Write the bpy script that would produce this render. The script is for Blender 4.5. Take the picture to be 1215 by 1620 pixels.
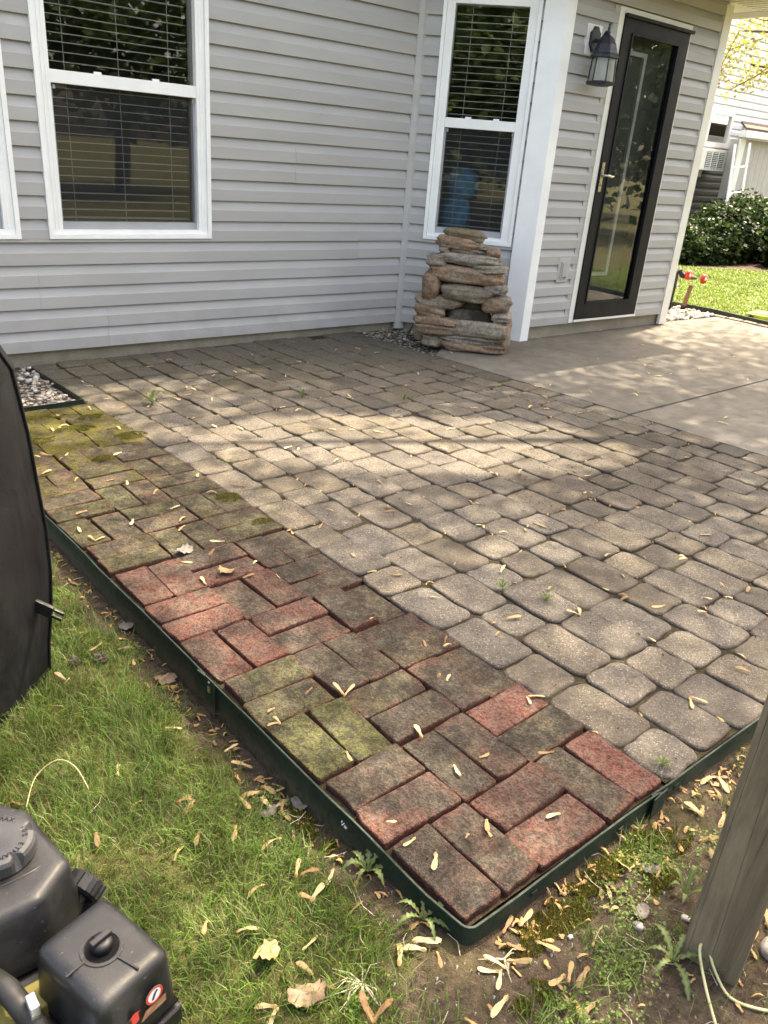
import bpy, bmesh, math, random
import numpy as np
from mathutils import Vector, Matrix, noise as mnoise

for o in list(bpy.data.objects):
    bpy.data.objects.remove(o)
scene = bpy.context.scene
COL = scene.collection
random.seed(7)
RNG = np.random.default_rng(11)
PI = math.pi

# ------------------------------------------------------------------ camera, sky, sun, exposure
CAM = (-0.8563, -0.6575, 1.32)
YAW, PITCH, ROLL = math.radians(40.5957), math.radians(24.4909), math.radians(-4.6848)
fw = Vector((math.sin(YAW) * math.cos(PITCH), math.cos(YAW) * math.cos(PITCH), -math.sin(PITCH)))
rt = Vector((math.cos(YAW), -math.sin(YAW), 0))
dn = fw.cross(rt)
r2 = rt * math.cos(ROLL) + dn * math.sin(ROLL)
d2 = -rt * math.sin(ROLL) + dn * math.cos(ROLL)
cam = bpy.data.cameras.new('camera')
cam.sensor_fit = 'VERTICAL'
cam.sensor_height = 24.0
cam.lens = 24.0 * 1255.16 / 1620.0
cam.clip_start = 0.02
cam.clip_end = 400
cam.dof.use_dof = True
cam.dof.focus_distance = 2.5
cam.dof.aperture_fstop = 9.0
camo = bpy.data.objects.new('camera', cam)
COL.objects.link(camo)
m = Matrix(((r2.x, -d2.x, -fw.x, CAM[0]), (r2.y, -d2.y, -fw.y, CAM[1]), (r2.z, -d2.z, -fw.z, CAM[2]), (0, 0, 0, 1)))
camo.matrix_world = m
scene.camera = camo

SUN_AZ = math.atan2(0.97, 0.20)     # clockwise from +Y
SUN_EL = math.radians(60)
SUN_DIR = Vector((math.sin(SUN_AZ) * math.cos(SUN_EL), math.cos(SUN_AZ) * math.cos(SUN_EL), math.sin(SUN_EL)))
world = bpy.data.worlds.new('World')
scene.world = world
world.use_nodes = True
wt = world.node_tree
bg = wt.nodes['Background']
sky = wt.nodes.new('ShaderNodeTexSky')
sky.sky_type = 'NISHITA'
sky.sun_disc = False
sky.sun_elevation = SUN_EL
sky.sun_rotation = SUN_AZ
sky.air_density = 0.9
sky.dust_density = 5.0
sky.ozone_density = 0.3
wt.links.new(sky.outputs[0], bg.inputs['Color'])
bg.inputs['Strength'].default_value = 0.15
sun = bpy.data.lights.new('sun', 'SUN')
sun.energy = 3.0
sun.angle = math.radians(0.6)
sun.color = (1.0, 0.96, 0.90)
suno = bpy.data.objects.new('sun', sun)
suno.rotation_euler = SUN_DIR.to_track_quat('Z', 'Y').to_euler()
COL.objects.link(suno)
scene.view_settings.view_transform = 'Standard'
scene.view_settings.look = 'None'
scene.view_settings.gamma = 1.0
scene.view_settings.use_curve_mapping = False
scene.view_settings.exposure = 2.68
scene.view_settings.use_white_balance = True
scene.view_settings.white_balance_temperature = 8200
scene.view_settings.white_balance_tint = 9.0
scene.cycles.use_denoising = True
scene.cycles.max_bounces = 8
scene.cycles.transparent_max_bounces = 16
scene.cycles.caustics_reflective = False
scene.cycles.caustics_refractive = False
scene.cycles.sample_clamp_indirect = 6.0


# ------------------------------------------------------------------ material helpers
class NT:
    def __init__(self, name):
        self.mat = bpy.data.materials.new(name)
        self.mat.use_nodes = True
        self.t = self.mat.node_tree
        self.p = self.t.nodes['Principled BSDF']
        self.out = self.t.nodes['Material Output']

    def n(self, kind, **kw):
        nd = self.t.nodes.new('ShaderNode' + kind)
        for k, v in kw.items():
            setattr(nd, k, v)
        return nd

    def put(self, sock, v):
        if v is None:
            return
        if isinstance(v, bpy.types.NodeSocket):
            self.t.links.new(v, sock)
        elif isinstance(v, (tuple, list)):
            sock.default_value = tuple(v) + ((1.0,) if len(v) == 3 and len(sock.default_value) == 4 else ())
        else:
            sock.default_value = v

    def math(self, op, a, b=None, c=None, clamp=False):
        nd = self.n('Math', operation=op, use_clamp=clamp)
        self.put(nd.inputs[0], a); self.put(nd.inputs[1], b)
        if c is not None:
            self.put(nd.inputs[2], c)
        return nd.outputs[0]

    def mix(self, f, a, b, blend='MIX'):
        nd = self.n('Mix', data_type='RGBA', blend_type=blend)
        nd.clamp_factor = True
        self.put(nd.inputs[0], f); self.put(nd.inputs[6], a); self.put(nd.inputs[7], b)
        return nd.outputs[2]

    def coord(self, which='Object'):
        return self.n('TexCoord').outputs[which]

    def mapping(self, vec, scale=(1, 1, 1), loc=(0, 0, 0), rot=(0, 0, 0)):
        nd = self.n('Mapping')
        self.put(nd.inputs[0], vec); nd.inputs[1].default_value = loc; nd.inputs[2].default_value = rot; nd.inputs[3].default_value = scale
        return nd.outputs[0]

    def noise(self, vec, scale, detail=4, rough=0.55, dist=0.0):
        nd = self.n('TexNoise')
        self.put(nd.inputs['Vector'], vec)
        nd.inputs['Scale'].default_value = scale
        nd.inputs['Detail'].default_value = detail
        nd.inputs['Roughness'].default_value = rough
        nd.inputs['Distortion'].default_value = dist
        return nd.outputs[0]

    def voronoi(self, vec, scale, out='Distance', feature='F1', rnd=1.0):
        nd = self.n('TexVoronoi', feature=feature)
        self.put(nd.inputs['Vector'], vec)
        nd.inputs['Scale'].default_value = scale
        nd.inputs['Randomness'].default_value = rnd
        return nd.outputs[out]

    def ramp(self, f, lo, hi, a=0.0, b=1.0):
        nd = self.n('MapRange', clamp=True, interpolation_type='SMOOTHSTEP')
        self.put(nd.inputs[0], f)
        nd.inputs[1].default_value = lo; nd.inputs[2].default_value = hi
        self.put(nd.inputs[3], a); self.put(nd.inputs[4], b)
        return nd.outputs[0]

    def bump(self, h, strength=0.5, dist=0.002, normal=None):
        nd = self.n('Bump')
        nd.inputs['Strength'].default_value = strength
        nd.inputs['Distance'].default_value = dist
        self.put(nd.inputs['Height'], h)
        if normal is not None:
            self.put(nd.inputs['Normal'], normal)
        return nd.outputs[0]

    def sep(self, v):
        return self.n('SeparateXYZ'), v

    def xyz(self, v):
        nd = self.n('SeparateXYZ')
        self.put(nd.inputs[0], v)
        return nd.outputs[0], nd.outputs[1], nd.outputs[2]

    def info(self):
        return self.n('ObjectInfo').outputs

    def shifted(self, amount=37.0, which='Object'):
        """object coordinates moved by the object's random number, so that copies differ"""
        i = self.info()
        r = self.math('MULTIPLY', i['Random'], amount)
        nd = self.n('VectorMath', operation='ADD')
        self.put(nd.inputs[0], self.coord(which)); self.put(nd.inputs[1], r)
        return nd.outputs[0], i

    def done(self, color=None, rough=None, normal=None, metal=None, spec=None):
        p = self.p
        self.put(p.inputs['Base Color'], color)
        self.put(p.inputs['Roughness'], rough)
        if normal is not None:
            self.put(p.inputs['Normal'], normal)
        if metal is not None:
            self.put(p.inputs['Metallic'], metal)
        if spec is not None:
            self.put(p.inputs['Specular IOR Level'], spec)
        return self.mat


def plain(name, col, rough=0.5, var=0.15, scale=8.0, metal=0.0, bump=0.15, bscale=60, dist=0.001, spec=0.5):
    t = NT(name)
    v, i = t.shifted()
    n1 = t.noise(v, scale, 5)
    c = t.mix(t.ramp(n1, 0.3, 0.7), tuple(x * (1 - var) for x in col), tuple(min(1, x * (1 + var)) for x in col))
    b = t.bump(t.noise(v, bscale, 3), bump, dist)
    r = t.ramp(t.noise(v, scale * 3, 3), 0.3, 0.7, max(0.02, rough - 0.1), min(1, rough + 0.1))
    return t.done(c, r, b, metal, spec)


M = {}


def m_siding(name, col):
    t = NT(name)
    v, i = t.shifted(11.0)
    grain = t.noise(t.mapping(v, (3, 60, 160)), 1.0, 4, 0.6)
    dirt = t.noise(t.mapping(v, (1.2, 6, 6)), 1.0, 5, 0.6)
    c = t.mix(t.ramp(dirt, 0.35, 0.75), tuple(x * 0.93 for x in col), tuple(x * 1.05 for x in col))
    c = t.mix(t.math('MULTIPLY', i['Random'], 0.12), c, tuple(x * 0.8 for x in col))
    _, _, z = t.xyz(t.n('NewGeometry').outputs['Position'])
    splash = t.math('MULTIPLY', t.ramp(z, 0.42, 0.02), t.ramp(t.noise(v, 7, 5, .65), 0.35, 0.75))
    c = t.mix(t.math('MULTIPLY', splash, 0.30), c, (0.22, 0.19, 0.15))
    return t.done(c, 0.5, t.bump(grain, 0.14, 0.0012), None, 0.35)


M['siding'] = m_siding('grey_vinyl_siding', (0.410, 0.399, 0.392))
M['siding_white'] = m_siding('white_vinyl_siding', (0.80, 0.80, 0.80))
M['siding_dark'] = m_siding('grey_green_siding', (0.16, 0.18, 0.17))  # grey green in place of shade on the neighbour's lower wall
M['trim'] = plain('white_trim', (0.88, 0.88, 0.87), 0.4, 0.04, 5, bump=0.05)
M['cream'] = plain('cream_trim', (0.76, 0.74, 0.68), 0.45, 0.06, 5, bump=0.05)
M['greytrim'] = plain('grey_trim', (0.42, 0.41, 0.40), 0.5, 0.06, 5, bump=0.05)
M['sashgrey'] = plain('grey_sash', (0.36, 0.37, 0.39), 0.4, 0.05, 8)
M['slat'] = plain('blind_slat', (0.86, 0.85, 0.82), 0.5, 0.04, 8)
M['black_paint'] = plain('black_door_paint', (0.006, 0.007, 0.010), 0.5, 0.05, 2, bump=0.0, spec=.2)
M['lantern'] = plain('lantern_metal', (0.018, 0.020, 0.027), 0.5, 0.4, 20, bump=0.25, bscale=90)
M['nickel'] = plain('brushed_nickel', (0.55, 0.50, 0.42), 0.3, 0.1, 20, metal=1.0)
M['steel'] = plain('bare_steel', (0.60, 0.60, 0.60), 0.35, 0.2, 30, metal=1.0)
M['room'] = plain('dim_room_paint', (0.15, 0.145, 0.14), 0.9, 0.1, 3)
M['soffit'] = plain('soffit_white', (0.78, 0.77, 0.72), 0.5, 0.04, 5)
M['shingle'] = plain('roof_shingle', (0.10, 0.07, 0.055), 0.95, 0.4, 30, bump=0.6, bscale=120)
M['black_plastic'] = plain('black_plastic', (0.040, 0.041, 0.045), 0.46, 0.30, 25, bump=0.2, bscale=400, dist=0.0004)
M['black_gloss'] = plain('gloss_black_plastic', (0.008, 0.008, 0.010), 0.5, 0.3, 25)
M['rubber'] = plain('black_rubber', (0.012, 0.012, 0.012), 0.6, 0.3, 30)
def m_plastic():
    t = NT('dusty_black_plastic')
    v = t.coord('Object')
    n1 = t.noise(v, 14, 6, .7); n2 = t.noise(v, 420, 2, .5); n3 = t.noise(v, 150, 4, .75); n4 = t.noise(t.mapping(v, (30, 300, 60), rot=(0, 0, .6)), 1.0, 3, .6)
    c = t.mix(t.ramp(n1, .35, .7), (0.009, 0.0095, 0.011), (0.022, 0.0225, 0.025))
    c = t.mix(t.ramp(n3, .64, .72, 0, .55), c, (0.20, 0.19, 0.17))
    c = t.mix(t.ramp(n4, .70, .76, 0, .35), c, (0.16, 0.16, 0.16))
    return t.done(c, t.ramp(n1, .3, .7, .36, .54), t.bump(n2, .35, .0005), None, .4)


M['black_plastic'] = m_plastic()
M['print_dark'] = plain('print_dark', (0.004, 0.004, 0.005), 0.8, 0.1, spec=.1)
M['red_plastic'] = plain('red_plastic', (0.55, 0.03, 0.02), 0.35, 0.15)
M['sticker_red'] = plain('sticker_red', (0.50, 0.05, 0.04), 0.5, 0.1)
M['sticker_white'] = plain('sticker_white', (0.75, 0.74, 0.72), 0.5, 0.05)
M['sticker_blue'] = plain('sticker_blue', (0.03, 0.04, 0.12), 0.5, 0.05)
M['sticker_brown'] = plain('sticker_brown', (0.28, 0.15, 0.10), 0.5, 0.3, 80)
M['yellow_green'] = plain('yellow_green_plastic', (0.62, 0.62, 0.05), 0.5, 0.15)
M['brown_strap'] = plain('brown_strap', (0.20, 0.09, 0.05), 0.7, 0.3)
M['cord_white'] = plain('cord', (0.6, 0.6, 0.57), 0.7, 0.05)
M['blue_cloth'] = plain('blue_cloth', (0.10, 0.42, 0.72), 0.8, 0.25, 14, bump=0.4)
M['stem_pale'] = plain('pale_stem', (0.50, 0.47, 0.25), 0.7, 0.2, 40)
M['root'] = plain('dry_root', (0.46, 0.40, 0.30), 0.85, 0.25, 40)
M['stone_grey'] = plain('small_stone', (0.33, 0.31, 0.29), 0.85, 0.4, 40, bump=0.5, bscale=90)
M['deadleaf'] = plain('dead_leaf', (0.22, 0.15, 0.10), 0.85, 0.4, 40, bump=0.5, bscale=60)
M['greyleaf'] = plain('grey_dead_leaf', (0.150, 0.130, 0.115), 0.9, 0.35, 40, bump=0.5, bscale=60)
M['cone'] = plain('dark_cone', (0.035, 0.022, 0.022), 0.8, 0.3, 60)
M['fluff'] = plain('seed_fluff', (0.7, 0.68, 0.64), 0.95, 0.1)
M['bark'] = plain('bark', (0.11, 0.085, 0.065), 0.95, 0.4, 14, bump=0.9, bscale=30, dist=0.01)


def m_glass(name, tint=(0.92, 0.95, 0.94), refl=1.0):
    t = NT(name)
    fr = t.n('Fresnel'); fr.inputs[0].default_value = 1.55
    f = t.math('MULTIPLY_ADD', fr.outputs[0], refl * 1.35, 0.04 * refl, clamp=True)
    tr = t.n('BsdfTransparent'); tr.inputs[0].default_value = tint + (1,)
    gl = t.n('BsdfGlossy'); gl.inputs['Roughness'].default_value = 0.012
    wob = t.bump(t.noise(t.coord('Object'), 1.6, 1), 0.25, 0.005)
    t.put(gl.inputs['Normal'], wob)
    mx = t.n('MixShader')
    t.put(mx.inputs[0], f); t.t.links.new(tr.outputs[0], mx.inputs[1]); t.t.links.new(gl.outputs[0], mx.inputs[2])
    t.t.links.new(mx.outputs[0], t.out.inputs['Surface'])
    return t.mat


M['glass'] = m_glass('window_glass')
M['glass_door'] = m_glass('storm_door_glass', (0.80, 0.84, 0.82), 1.25)


def m_screen():
    t = NT('insect_screen')
    tr = t.n('BsdfTransparent')
    df = t.n('BsdfDiffuse'); df.inputs[0].default_value = (0.06, 0.06, 0.065, 1)
    mx = t.n('MixShader'); mx.inputs[0].default_value = 0.25
    t.t.links.new(tr.outputs[0], mx.inputs[1]); t.t.links.new(df.outputs[0], mx.inputs[2])
    t.t.links.new(mx.outputs[0], t.out.inputs['Surface'])
    return t.mat


M['screen'] = m_screen()


def m_lampglass():
    t = NT('seeded_lamp_glass')
    v = t.coord('Object')
    b = t.bump(t.noise(v, 45, 2), 0.5, 0.003)
    tr = t.n('BsdfTransparent'); tr.inputs[0].default_value = (0.85, 0.87, 0.85, 1)
    df = t.n('BsdfPrincipled'); df.inputs['Base Color'].default_value = (0.5, 0.5, 0.46, 1); df.inputs['Roughness'].default_value = 0.1
    t.put(df.inputs['Normal'], b)
    mx = t.n('MixShader'); mx.inputs[0].default_value = 0.45
    t.t.links.new(tr.outputs[0], mx.inputs[1]); t.t.links.new(df.outputs[0], mx.inputs[2])
    t.t.links.new(mx.outputs[0], t.out.inputs['Surface'])
    return t.mat


M['lampglass'] = m_lampglass()


def m_brick():
    t = NT('weathered_brick')
    v, i = t.shifted(53.0)
    cs = t.n('SeparateColor'); t.put(cs.inputs[0], i['Color'])
    red, grn, drk, yel = cs.outputs[0], cs.outputs[1], cs.outputs[2], i['Alpha']
    x, y, z = t.xyz(t.coord('Object'))
    P = t.n('NewGeometry').outputs['Position']
    e = t.math('MAXIMUM', t.math('DIVIDE', t.math('ABSOLUTE', x), 0.0545), t.math('DIVIDE', t.math('ABSOLUTE', y), 0.1105))
    n1 = t.noise(v, 16, 6, 0.7)
    n2 = t.noise(v, 75, 6, 0.7)
    n3 = t.noise(v, 9, 6, 0.7, 0.6)
    n5 = t.noise(v, 30, 6, 0.72)
    nf = t.noise(v, 200, 3, 0.7)
    w1 = t.noise(P, 6.5, 6, 0.68, 0.4)          # stains that run on from brick to brick
    w2 = t.noise(P, 17, 6, 0.7, 0.5)
    redc = t.mix(t.ramp(n2, 0.35, 0.65), (0.080, 0.023, 0.017), (0.200, 0.074, 0.056))
    weat = t.mix(t.ramp(n5, 0.32, 0.68), (0.03354, 0.02884, 0.02348), (0.1107, 0.09391, 0.07513))
    weat = t.mix(t.ramp(n1, 0.45, 0.65, 0.0, 0.5), weat, (0.09056, 0.05366, 0.03891))
    pink = t.mix(t.ramp(n5, 0.35, 0.65, 0.1, 0.8), redc, (0.1576, 0.104, 0.08385))
    ed = t.math('ADD', e, t.math('MULTIPLY', t.math('SUBTRACT', n1, 0.5), 0.6))
    edge = t.ramp(ed, 0.84, 1.06)
    rf = t.math('ADD', t.math('MULTIPLY', t.math('SUBTRACT', n3, 0.5), 2.4), t.math('ADD', red, t.math('MULTIPLY', t.math('SUBTRACT', w1, 0.5), 1.4)))
    c = t.mix(t.ramp(rf, 0.1, 1.0), weat, pink)
    c = t.mix(t.math('MULTIPLY', edge, 0.7), c, redc)
    c = t.mix(t.ramp(t.noise(v, 11, 6, .75), 0.55, 0.74, 0.0, 0.38), c, (0.1811, 0.1576, 0.1308))
    # algae and moss
    g = t.math('MULTIPLY', grn, t.ramp(t.math('ADD', t.math('MULTIPLY_ADD', w2, 0.6, t.math('MULTIPLY', w1, 0.45)), t.math('MULTIPLY', grn, 0.14)), 0.50, 0.66))
    g = t.math('MULTIPLY', g, t.ramp(n2, 0.36, 0.58, 0.3, 1.0))
    c = t.mix(t.math('MULTIPLY', g, 0.85), c, t.mix(t.ramp(n5, .35, .65), (0.03019, 0.03622, 0.01342), (0.1073, 0.114, 0.03354)))
    yn = t.ramp(t.math('ADD', t.math('ADD', w2, t.math('MULTIPLY', edge, 0.05)), t.math('MULTIPLY', yel, 0.16)), 0.54, 0.64)
    c = t.mix(t.math('MULTIPLY', t.math('MINIMUM', t.math('MULTIPLY', yel, 1.6), 1.0), yn), c, t.mix(n2, (0.06037, 0.05366, 0.006708), (0.1945, 0.1677, 0.02012)))
    dk = t.math('ADD', drk, t.ramp(w1, 0.52, 0.36, 0.0, 0.3))
    c = t.mix(t.math('MULTIPLY', dk, t.ramp(n5, 0.3, 0.7, 1.0, 0.40)), c, (0.03086, 0.0275, 0.02281))
    grit = t.noise(v, 125, 3, 0.75)
    c = t.mix(t.ramp(grit, 0.34, 0.56, 0.62, 0.0), c, t.mix(0.8, c, (0.00936, 0.0078, 0.00624)))
    c = t.mix(t.ramp(grit, 0.55, 0.72, 0.0, 0.35), c, (0.2028, 0.1638, 0.1365))
    # open pores
    c = t.mix(t.ramp(n2, 0.46, 0.36, 0.0, 0.5), c, (0.02012, 0.01543, 0.01207))
    c = t.mix(t.ramp(nf, 0.40, 0.34, 0.0, 0.7), c, (0.01207, 0.009391, 0.007379))
    # fired clay colour on the sides below the weathered face
    c = t.mix(t.ramp(z, -0.006, -0.012), c, t.mix(n2, (0.05031, 0.01744, 0.01342), (0.1006, 0.03689, 0.02817)))
    h = t.math('ADD', t.math('MULTIPLY', grit, 1.0), t.math('MULTIPLY', nf, 0.45))
    h = t.math('ADD', h, t.math('MULTIPLY', n1, 1.6))
    return t.done(c, 0.93, t.bump(h, 1.0, 0.007), None, 0.2)


def m_paver(single=True):
    t = NT('tumbled_concrete_paver')
    v, i = t.shifted(61.0)
    cs = t.n('SeparateColor'); t.put(cs.inputs[0], i['Color'])
    warm, drk, moss = cs.outputs[0], cs.outputs[1], cs.outputs[2]
    n1 = t.noise(v, 14, 6, 0.65)
    n2 = t.noise(v, 75, 5, 0.7)
    nf = t.noise(v, 300, 2, 0.6)
    base = t.mix(warm, (0.1662, 0.1472, 0.1284), (0.1943, 0.1595, 0.1139))
    c = t.mix(t.ramp(n1, 0.25, 0.75), t.mix(0.38, base, (0.06111, 0.05257, 0.04427)), t.mix(0.15, base, (0.2567, 0.2287, 0.1896)))
    c = t.mix(t.ramp(n2, 0.35, 0.7), t.mix(0.45, c, (0.05499, 0.04949, 0.04427)), c)
    grit = t.noise(v, 120, 3, 0.75)
    c = t.mix(t.ramp(grit, 0.34, 0.54, 0.55, 0.0), c, t.mix(0.75, c, (0.01272, 0.01031, 0.008782)))
    # exposed aggregate
    vd = t.voronoi(v, 190)
    vc = t.voronoi(v, 190, 'Color')
    cr = t.n('SeparateColor'); t.put(cr.inputs[0], vc)
    light = t.math('MULTIPLY', t.ramp(vd, 0.45, 0.30), t.ramp(cr.outputs[0], 0.66, 0.80))
    dark = t.math('MULTIPLY', t.ramp(vd, 0.50, 0.35), t.ramp(cr.outputs[1], 0.74, 0.82))
    c = t.mix(t.math('MULTIPLY', light, 0.75), c, (0.336, 0.3092, 0.272))
    c = t.mix(t.math('MULTIPLY', dark, 0.6), c, (0.04278, 0.03711, 0.03161))
    c = t.mix(t.math('MULTIPLY', drk, t.ramp(n1, 0.25, 0.7, 0.45, 1.0)), c, (0.03972, 0.03278, 0.02529))
    g = t.math('MULTIPLY', moss, t.ramp(t.noise(v, 9, 5, .65), 0.45, 0.68))
    c = t.mix(t.math('MULTIPLY', g, 0.7), c, (0.07333, 0.07422, 0.02213))
    P = t.n('NewGeometry').outputs['Position']
    wst = t.noise(P, 2.2, 6, 0.66, 0.5)
    c = t.mix(t.ramp(wst, 0.48, 0.34, 0.0, 0.40), c, (0.05195, 0.0433, 0.03414))
    c = t.mix(t.ramp(t.noise(P, 6.0, 6, 0.7, 0.4), 0.56, 0.70, 0.0, 0.30), c, (0.2261, 0.198, 0.1612))
    x, y, z = t.xyz(t.coord('Object'))
    ee = t.math('MAXIMUM', t.math('DIVIDE', t.math('ABSOLUTE', x), 0.081), t.math('DIVIDE', t.math('ABSOLUTE', y), 0.100))
    c = t.mix(t.ramp(t.math('ADD', ee, t.math('MULTIPLY', t.math('SUBTRACT', n1, .5), .5)), 0.88, 1.12, 0.0, 0.35 if single else 0.0), c, (0.06111, 0.05134, 0.04173))
    c = t.mix(t.ramp(z, -0.002 if single else -.036, -0.011 if single else -.05, 0.0, 0.85), c, (0.03055, 0.02473, 0.02023))
    h = t.math('ADD', t.math('MULTIPLY', n2, 0.7), t.math('MULTIPLY', nf, 0.35))
    h = t.math('ADD', h, t.math('MULTIPLY', light, 0.25))
    h = t.math('ADD', h, t.math('MULTIPLY', n1, 1.6))
    return t.done(c, 0.93, t.bump(h, 0.9, 0.005), None, 0.2)


def m_concrete(name, a, b, crack=False):
    t = NT(name)
    v = t.coord('Object')
    n1 = t.noise(v, 1.7, 7, 0.62)
    n2 = t.noise(v, 9, 6, 0.65)
    nf = t.noise(v, 160, 4, 0.7)
    c = t.mix(t.ramp(n1, 0.3, 0.7), a, b)
    c = t.mix(t.ramp(n2, 0.35, 0.70, 0.0, 0.5), c, tuple(x * 0.55 for x in a))
    c = t.mix(t.ramp(nf, 0.35, 0.65, 0.35, 0.0), c, tuple(x * 0.5 for x in a))
    st = t.ramp(t.noise(v, 3.3, 3, 0.5), 0.66, 0.74)
    c = t.mix(t.math('MULTIPLY', st, 0.4), c, tuple(x * 0.45 for x in a))
    c = t.mix(t.ramp(t.noise(v, 2.6, 4, .5, 0.6), 0.62, 0.75, 0.0, 0.3), c, (0.25, 0.235, 0.21))
    return t.done(c, 0.9, t.bump(t.math('ADD', nf, t.math('MULTIPLY', n2, 0.6)), 0.5, 0.0022), None, 0.25)


def m_soil(name, a, b, green=0.0):
    t = NT(name)
    v = t.coord('Object')
    n1 = t.noise(v, 5, 6, 0.65); n2 = t.noise(v, 45, 6, 0.7); n3 = t.noise(v, 220, 3, 0.7)
    c = t.mix(t.ramp(n2, 0.3, 0.7), a, b)
    c = t.mix(t.ramp(n3, 0.62, 0.72, 0, 0.5), c, (0.28, 0.23, 0.17))
    c = t.mix(t.ramp(n3, 0.42, 0.3, 0, 0.6), c, tuple(x * 0.4 for x in a))
    if green:
        c = t.mix(t.ramp(n1, 0.4, 0.62, 0.0, green), c, (0.10, 0.115, 0.03))
    return t.done(c, 0.97, t.bump(t.math('ADD', t.math('MULTIPLY', n2, 1.5), n3), 1.0, 0.006), None, 0.15)


def m_attr(name, rough=0.6, trans=0.35, spec=0.3, extra=None):
    """foliage: the colour of each leaf or blade is stored with it"""
    t = NT(name)
    a = t.n('Attribute', attribute_name='col')
    t.put(t.p.inputs['Base Color'], a.outputs['Color'])
    t.p.inputs['Roughness'].default_value = rough
    t.p.inputs['Specular IOR Level'].default_value = spec
    tl = t.n('BsdfTranslucent'); t.put(tl.inputs[0], a.outputs['Color'])
    mx = t.n('MixShader'); mx.inputs[0].default_value = trans
    t.t.links.new(t.p.outputs[0], mx.inputs[1]); t.t.links.new(tl.outputs[0], mx.inputs[2])
    t.t.links.new(mx.outputs[0], t.out.inputs['Surface'])
    return t.mat


def m_edging():
    t = NT('green_steel_edging')
    v, i = t.shifted(9.0)
    n1 = t.noise(v, 9, 5, .6); n2 = t.noise(v, 60, 5, .7)
    c = t.mix(t.ramp(n1, 0.35, 0.7), (0.006, 0.019, 0.013), (0.016, 0.030, 0.022))
    x, y, z = t.xyz(t.n('NewGeometry').outputs['Position'])
    dirt = t.math('MULTIPLY', t.ramp(z, -0.015, -0.09), t.ramp(n2, 0.3, 0.6))
    c = t.mix(t.math('MULTIPLY', dirt, 0.8), c, (0.12, 0.095, 0.065))
    scr = t.noise(t.mapping(v, (14, 14, 120)), 1.0, 4, .7)
    c = t.mix(t.ramp(scr, .62, .70, 0, .4), c, (0.10, 0.105, 0.09))
    c = t.mix(t.ramp(n2, 0.66, 0.74, 0, 0.5), c, (0.12, 0.12, 0.10))
    return t.done(c, t.ramp(n2, 0.3, 0.7, 0.5, 0.75), t.bump(n1, 0.3, 0.003), None, 0.3)


def m_stone(name='cast_stone'):
    t = NT(name)
    v, i = t.shifted(29.0)
    n1 = t.noise(t.mapping(v, (1, 1, 2.5)), 9, 6, .65); n2 = t.noise(v, 50, 5, .7); n3 = t.noise(v, 4, 4, .6)
    c = t.mix(t.ramp(n1, 0.3, 0.72), t.mix(0.55, i['Color'], (0.05, 0.04, 0.03)), i['Color'])
    c = t.mix(t.ramp(n3, 0.48, 0.66, 0.0, 0.5), c, (0.30, 0.26, 0.21))
    c = t.mix(t.ramp(n2, 0.38, 0.55, 0.5, 0.0), c, (0.05, 0.04, 0.032))
    strata = t.noise(t.mapping(v, (3, 3, 45)), 1.0, 4, .6)
    c = t.mix(t.ramp(strata, 0.40, 0.30, 0.0, 0.55), c, (0.07, 0.05, 0.04))
    h = t.math('ADD', t.math('MULTIPLY', strata, 1.4), t.math('MULTIPLY', n2, 0.6))
    return t.done(c, 0.85, t.bump(h, 0.8, 0.008), None, 0.3)


def m_wood():
    t = NT('weathered_post_wood')
    v = t.coord('Object')
    g = t.noise(t.mapping(v, (24, 24, 1.3)), 1.0, 7, .72, 1.1)
    g2 = t.noise(t.mapping(v, (110, 110, 4)), 1.0, 5, .7, .8)
    n1 = t.noise(v, 7, 4, .6)
    c = t.mix(t.ramp(g, 0.3, 0.7), (0.105, 0.080, 0.054), (0.255, 0.200, 0.138))
    c = t.mix(t.ramp(n1, 0.42, 0.68, 0.0, 0.5), c, (0.135, 0.105, 0.075))
    c = t.mix(t.ramp(g2, 0.40, 0.30, 0, 0.7), c, (0.030, 0.025, 0.019))
    crack = t.ramp(t.math('ABSOLUTE', t.math('SUBTRACT', t.noise(t.mapping(v, (22, 22, 0.45)), 1.0, 0, .4), 0.5)), 0.006, 0.0)
    c = t.mix(crack, c, (0.012, 0.010, 0.008))
    h = t.math('ADD', g, t.math('MULTIPLY', g2, 0.6))
    h = t.math('SUBTRACT', h, t.math('MULTIPLY', crack, 2.0))
    return t.done(c, 0.85, t.bump(h, 0.7, 0.004), None, 0.3)


def m_vinyl():
    t = NT('black_vinyl_cover')
    v = t.coord('Object')
    n1 = t.noise(v, 6, 5, .6); n2 = t.noise(v, 260, 2, .5); n3 = t.noise(t.mapping(v, (5, 5, 2.2)), 1.0, 3, .5, .5)
    c = t.mix(t.ramp(n1, 0.45, 0.75), (0.007, 0.007, 0.008), (0.017, 0.0165, 0.016))
    h = t.math('ADD', t.math('MULTIPLY', n3, 4.0), t.math('MULTIPLY', n2, 0.12))
    return t.done(c, t.ramp(n1, 0.3, 0.7, 0.62, 0.8), t.bump(h, 0.6, 0.014), None, 0.25)


def m_samara():
    t = NT('maple_seed_wing')
    v, i = t.shifted(19.0)
    n = t.noise(t.mapping(v, (80, 300, 80)), 1.0, 4, .6)
    a = i['Color']
    c = t.mix(t.ramp(n, 0.35, 0.65, 0.0, 0.45), a, t.mix(0.45, a, (0.20, 0.11, 0.05)))
    x, y, z = t.xyz(t.coord('Object'))
    c = t.mix(t.ramp(x, 0.013, 0.004, 0.0, 0.6), c, (0.30, 0.17, 0.07))
    return t.done(c, 0.65, t.bump(n, 0.5, 0.001), None, 0.3)


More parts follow.
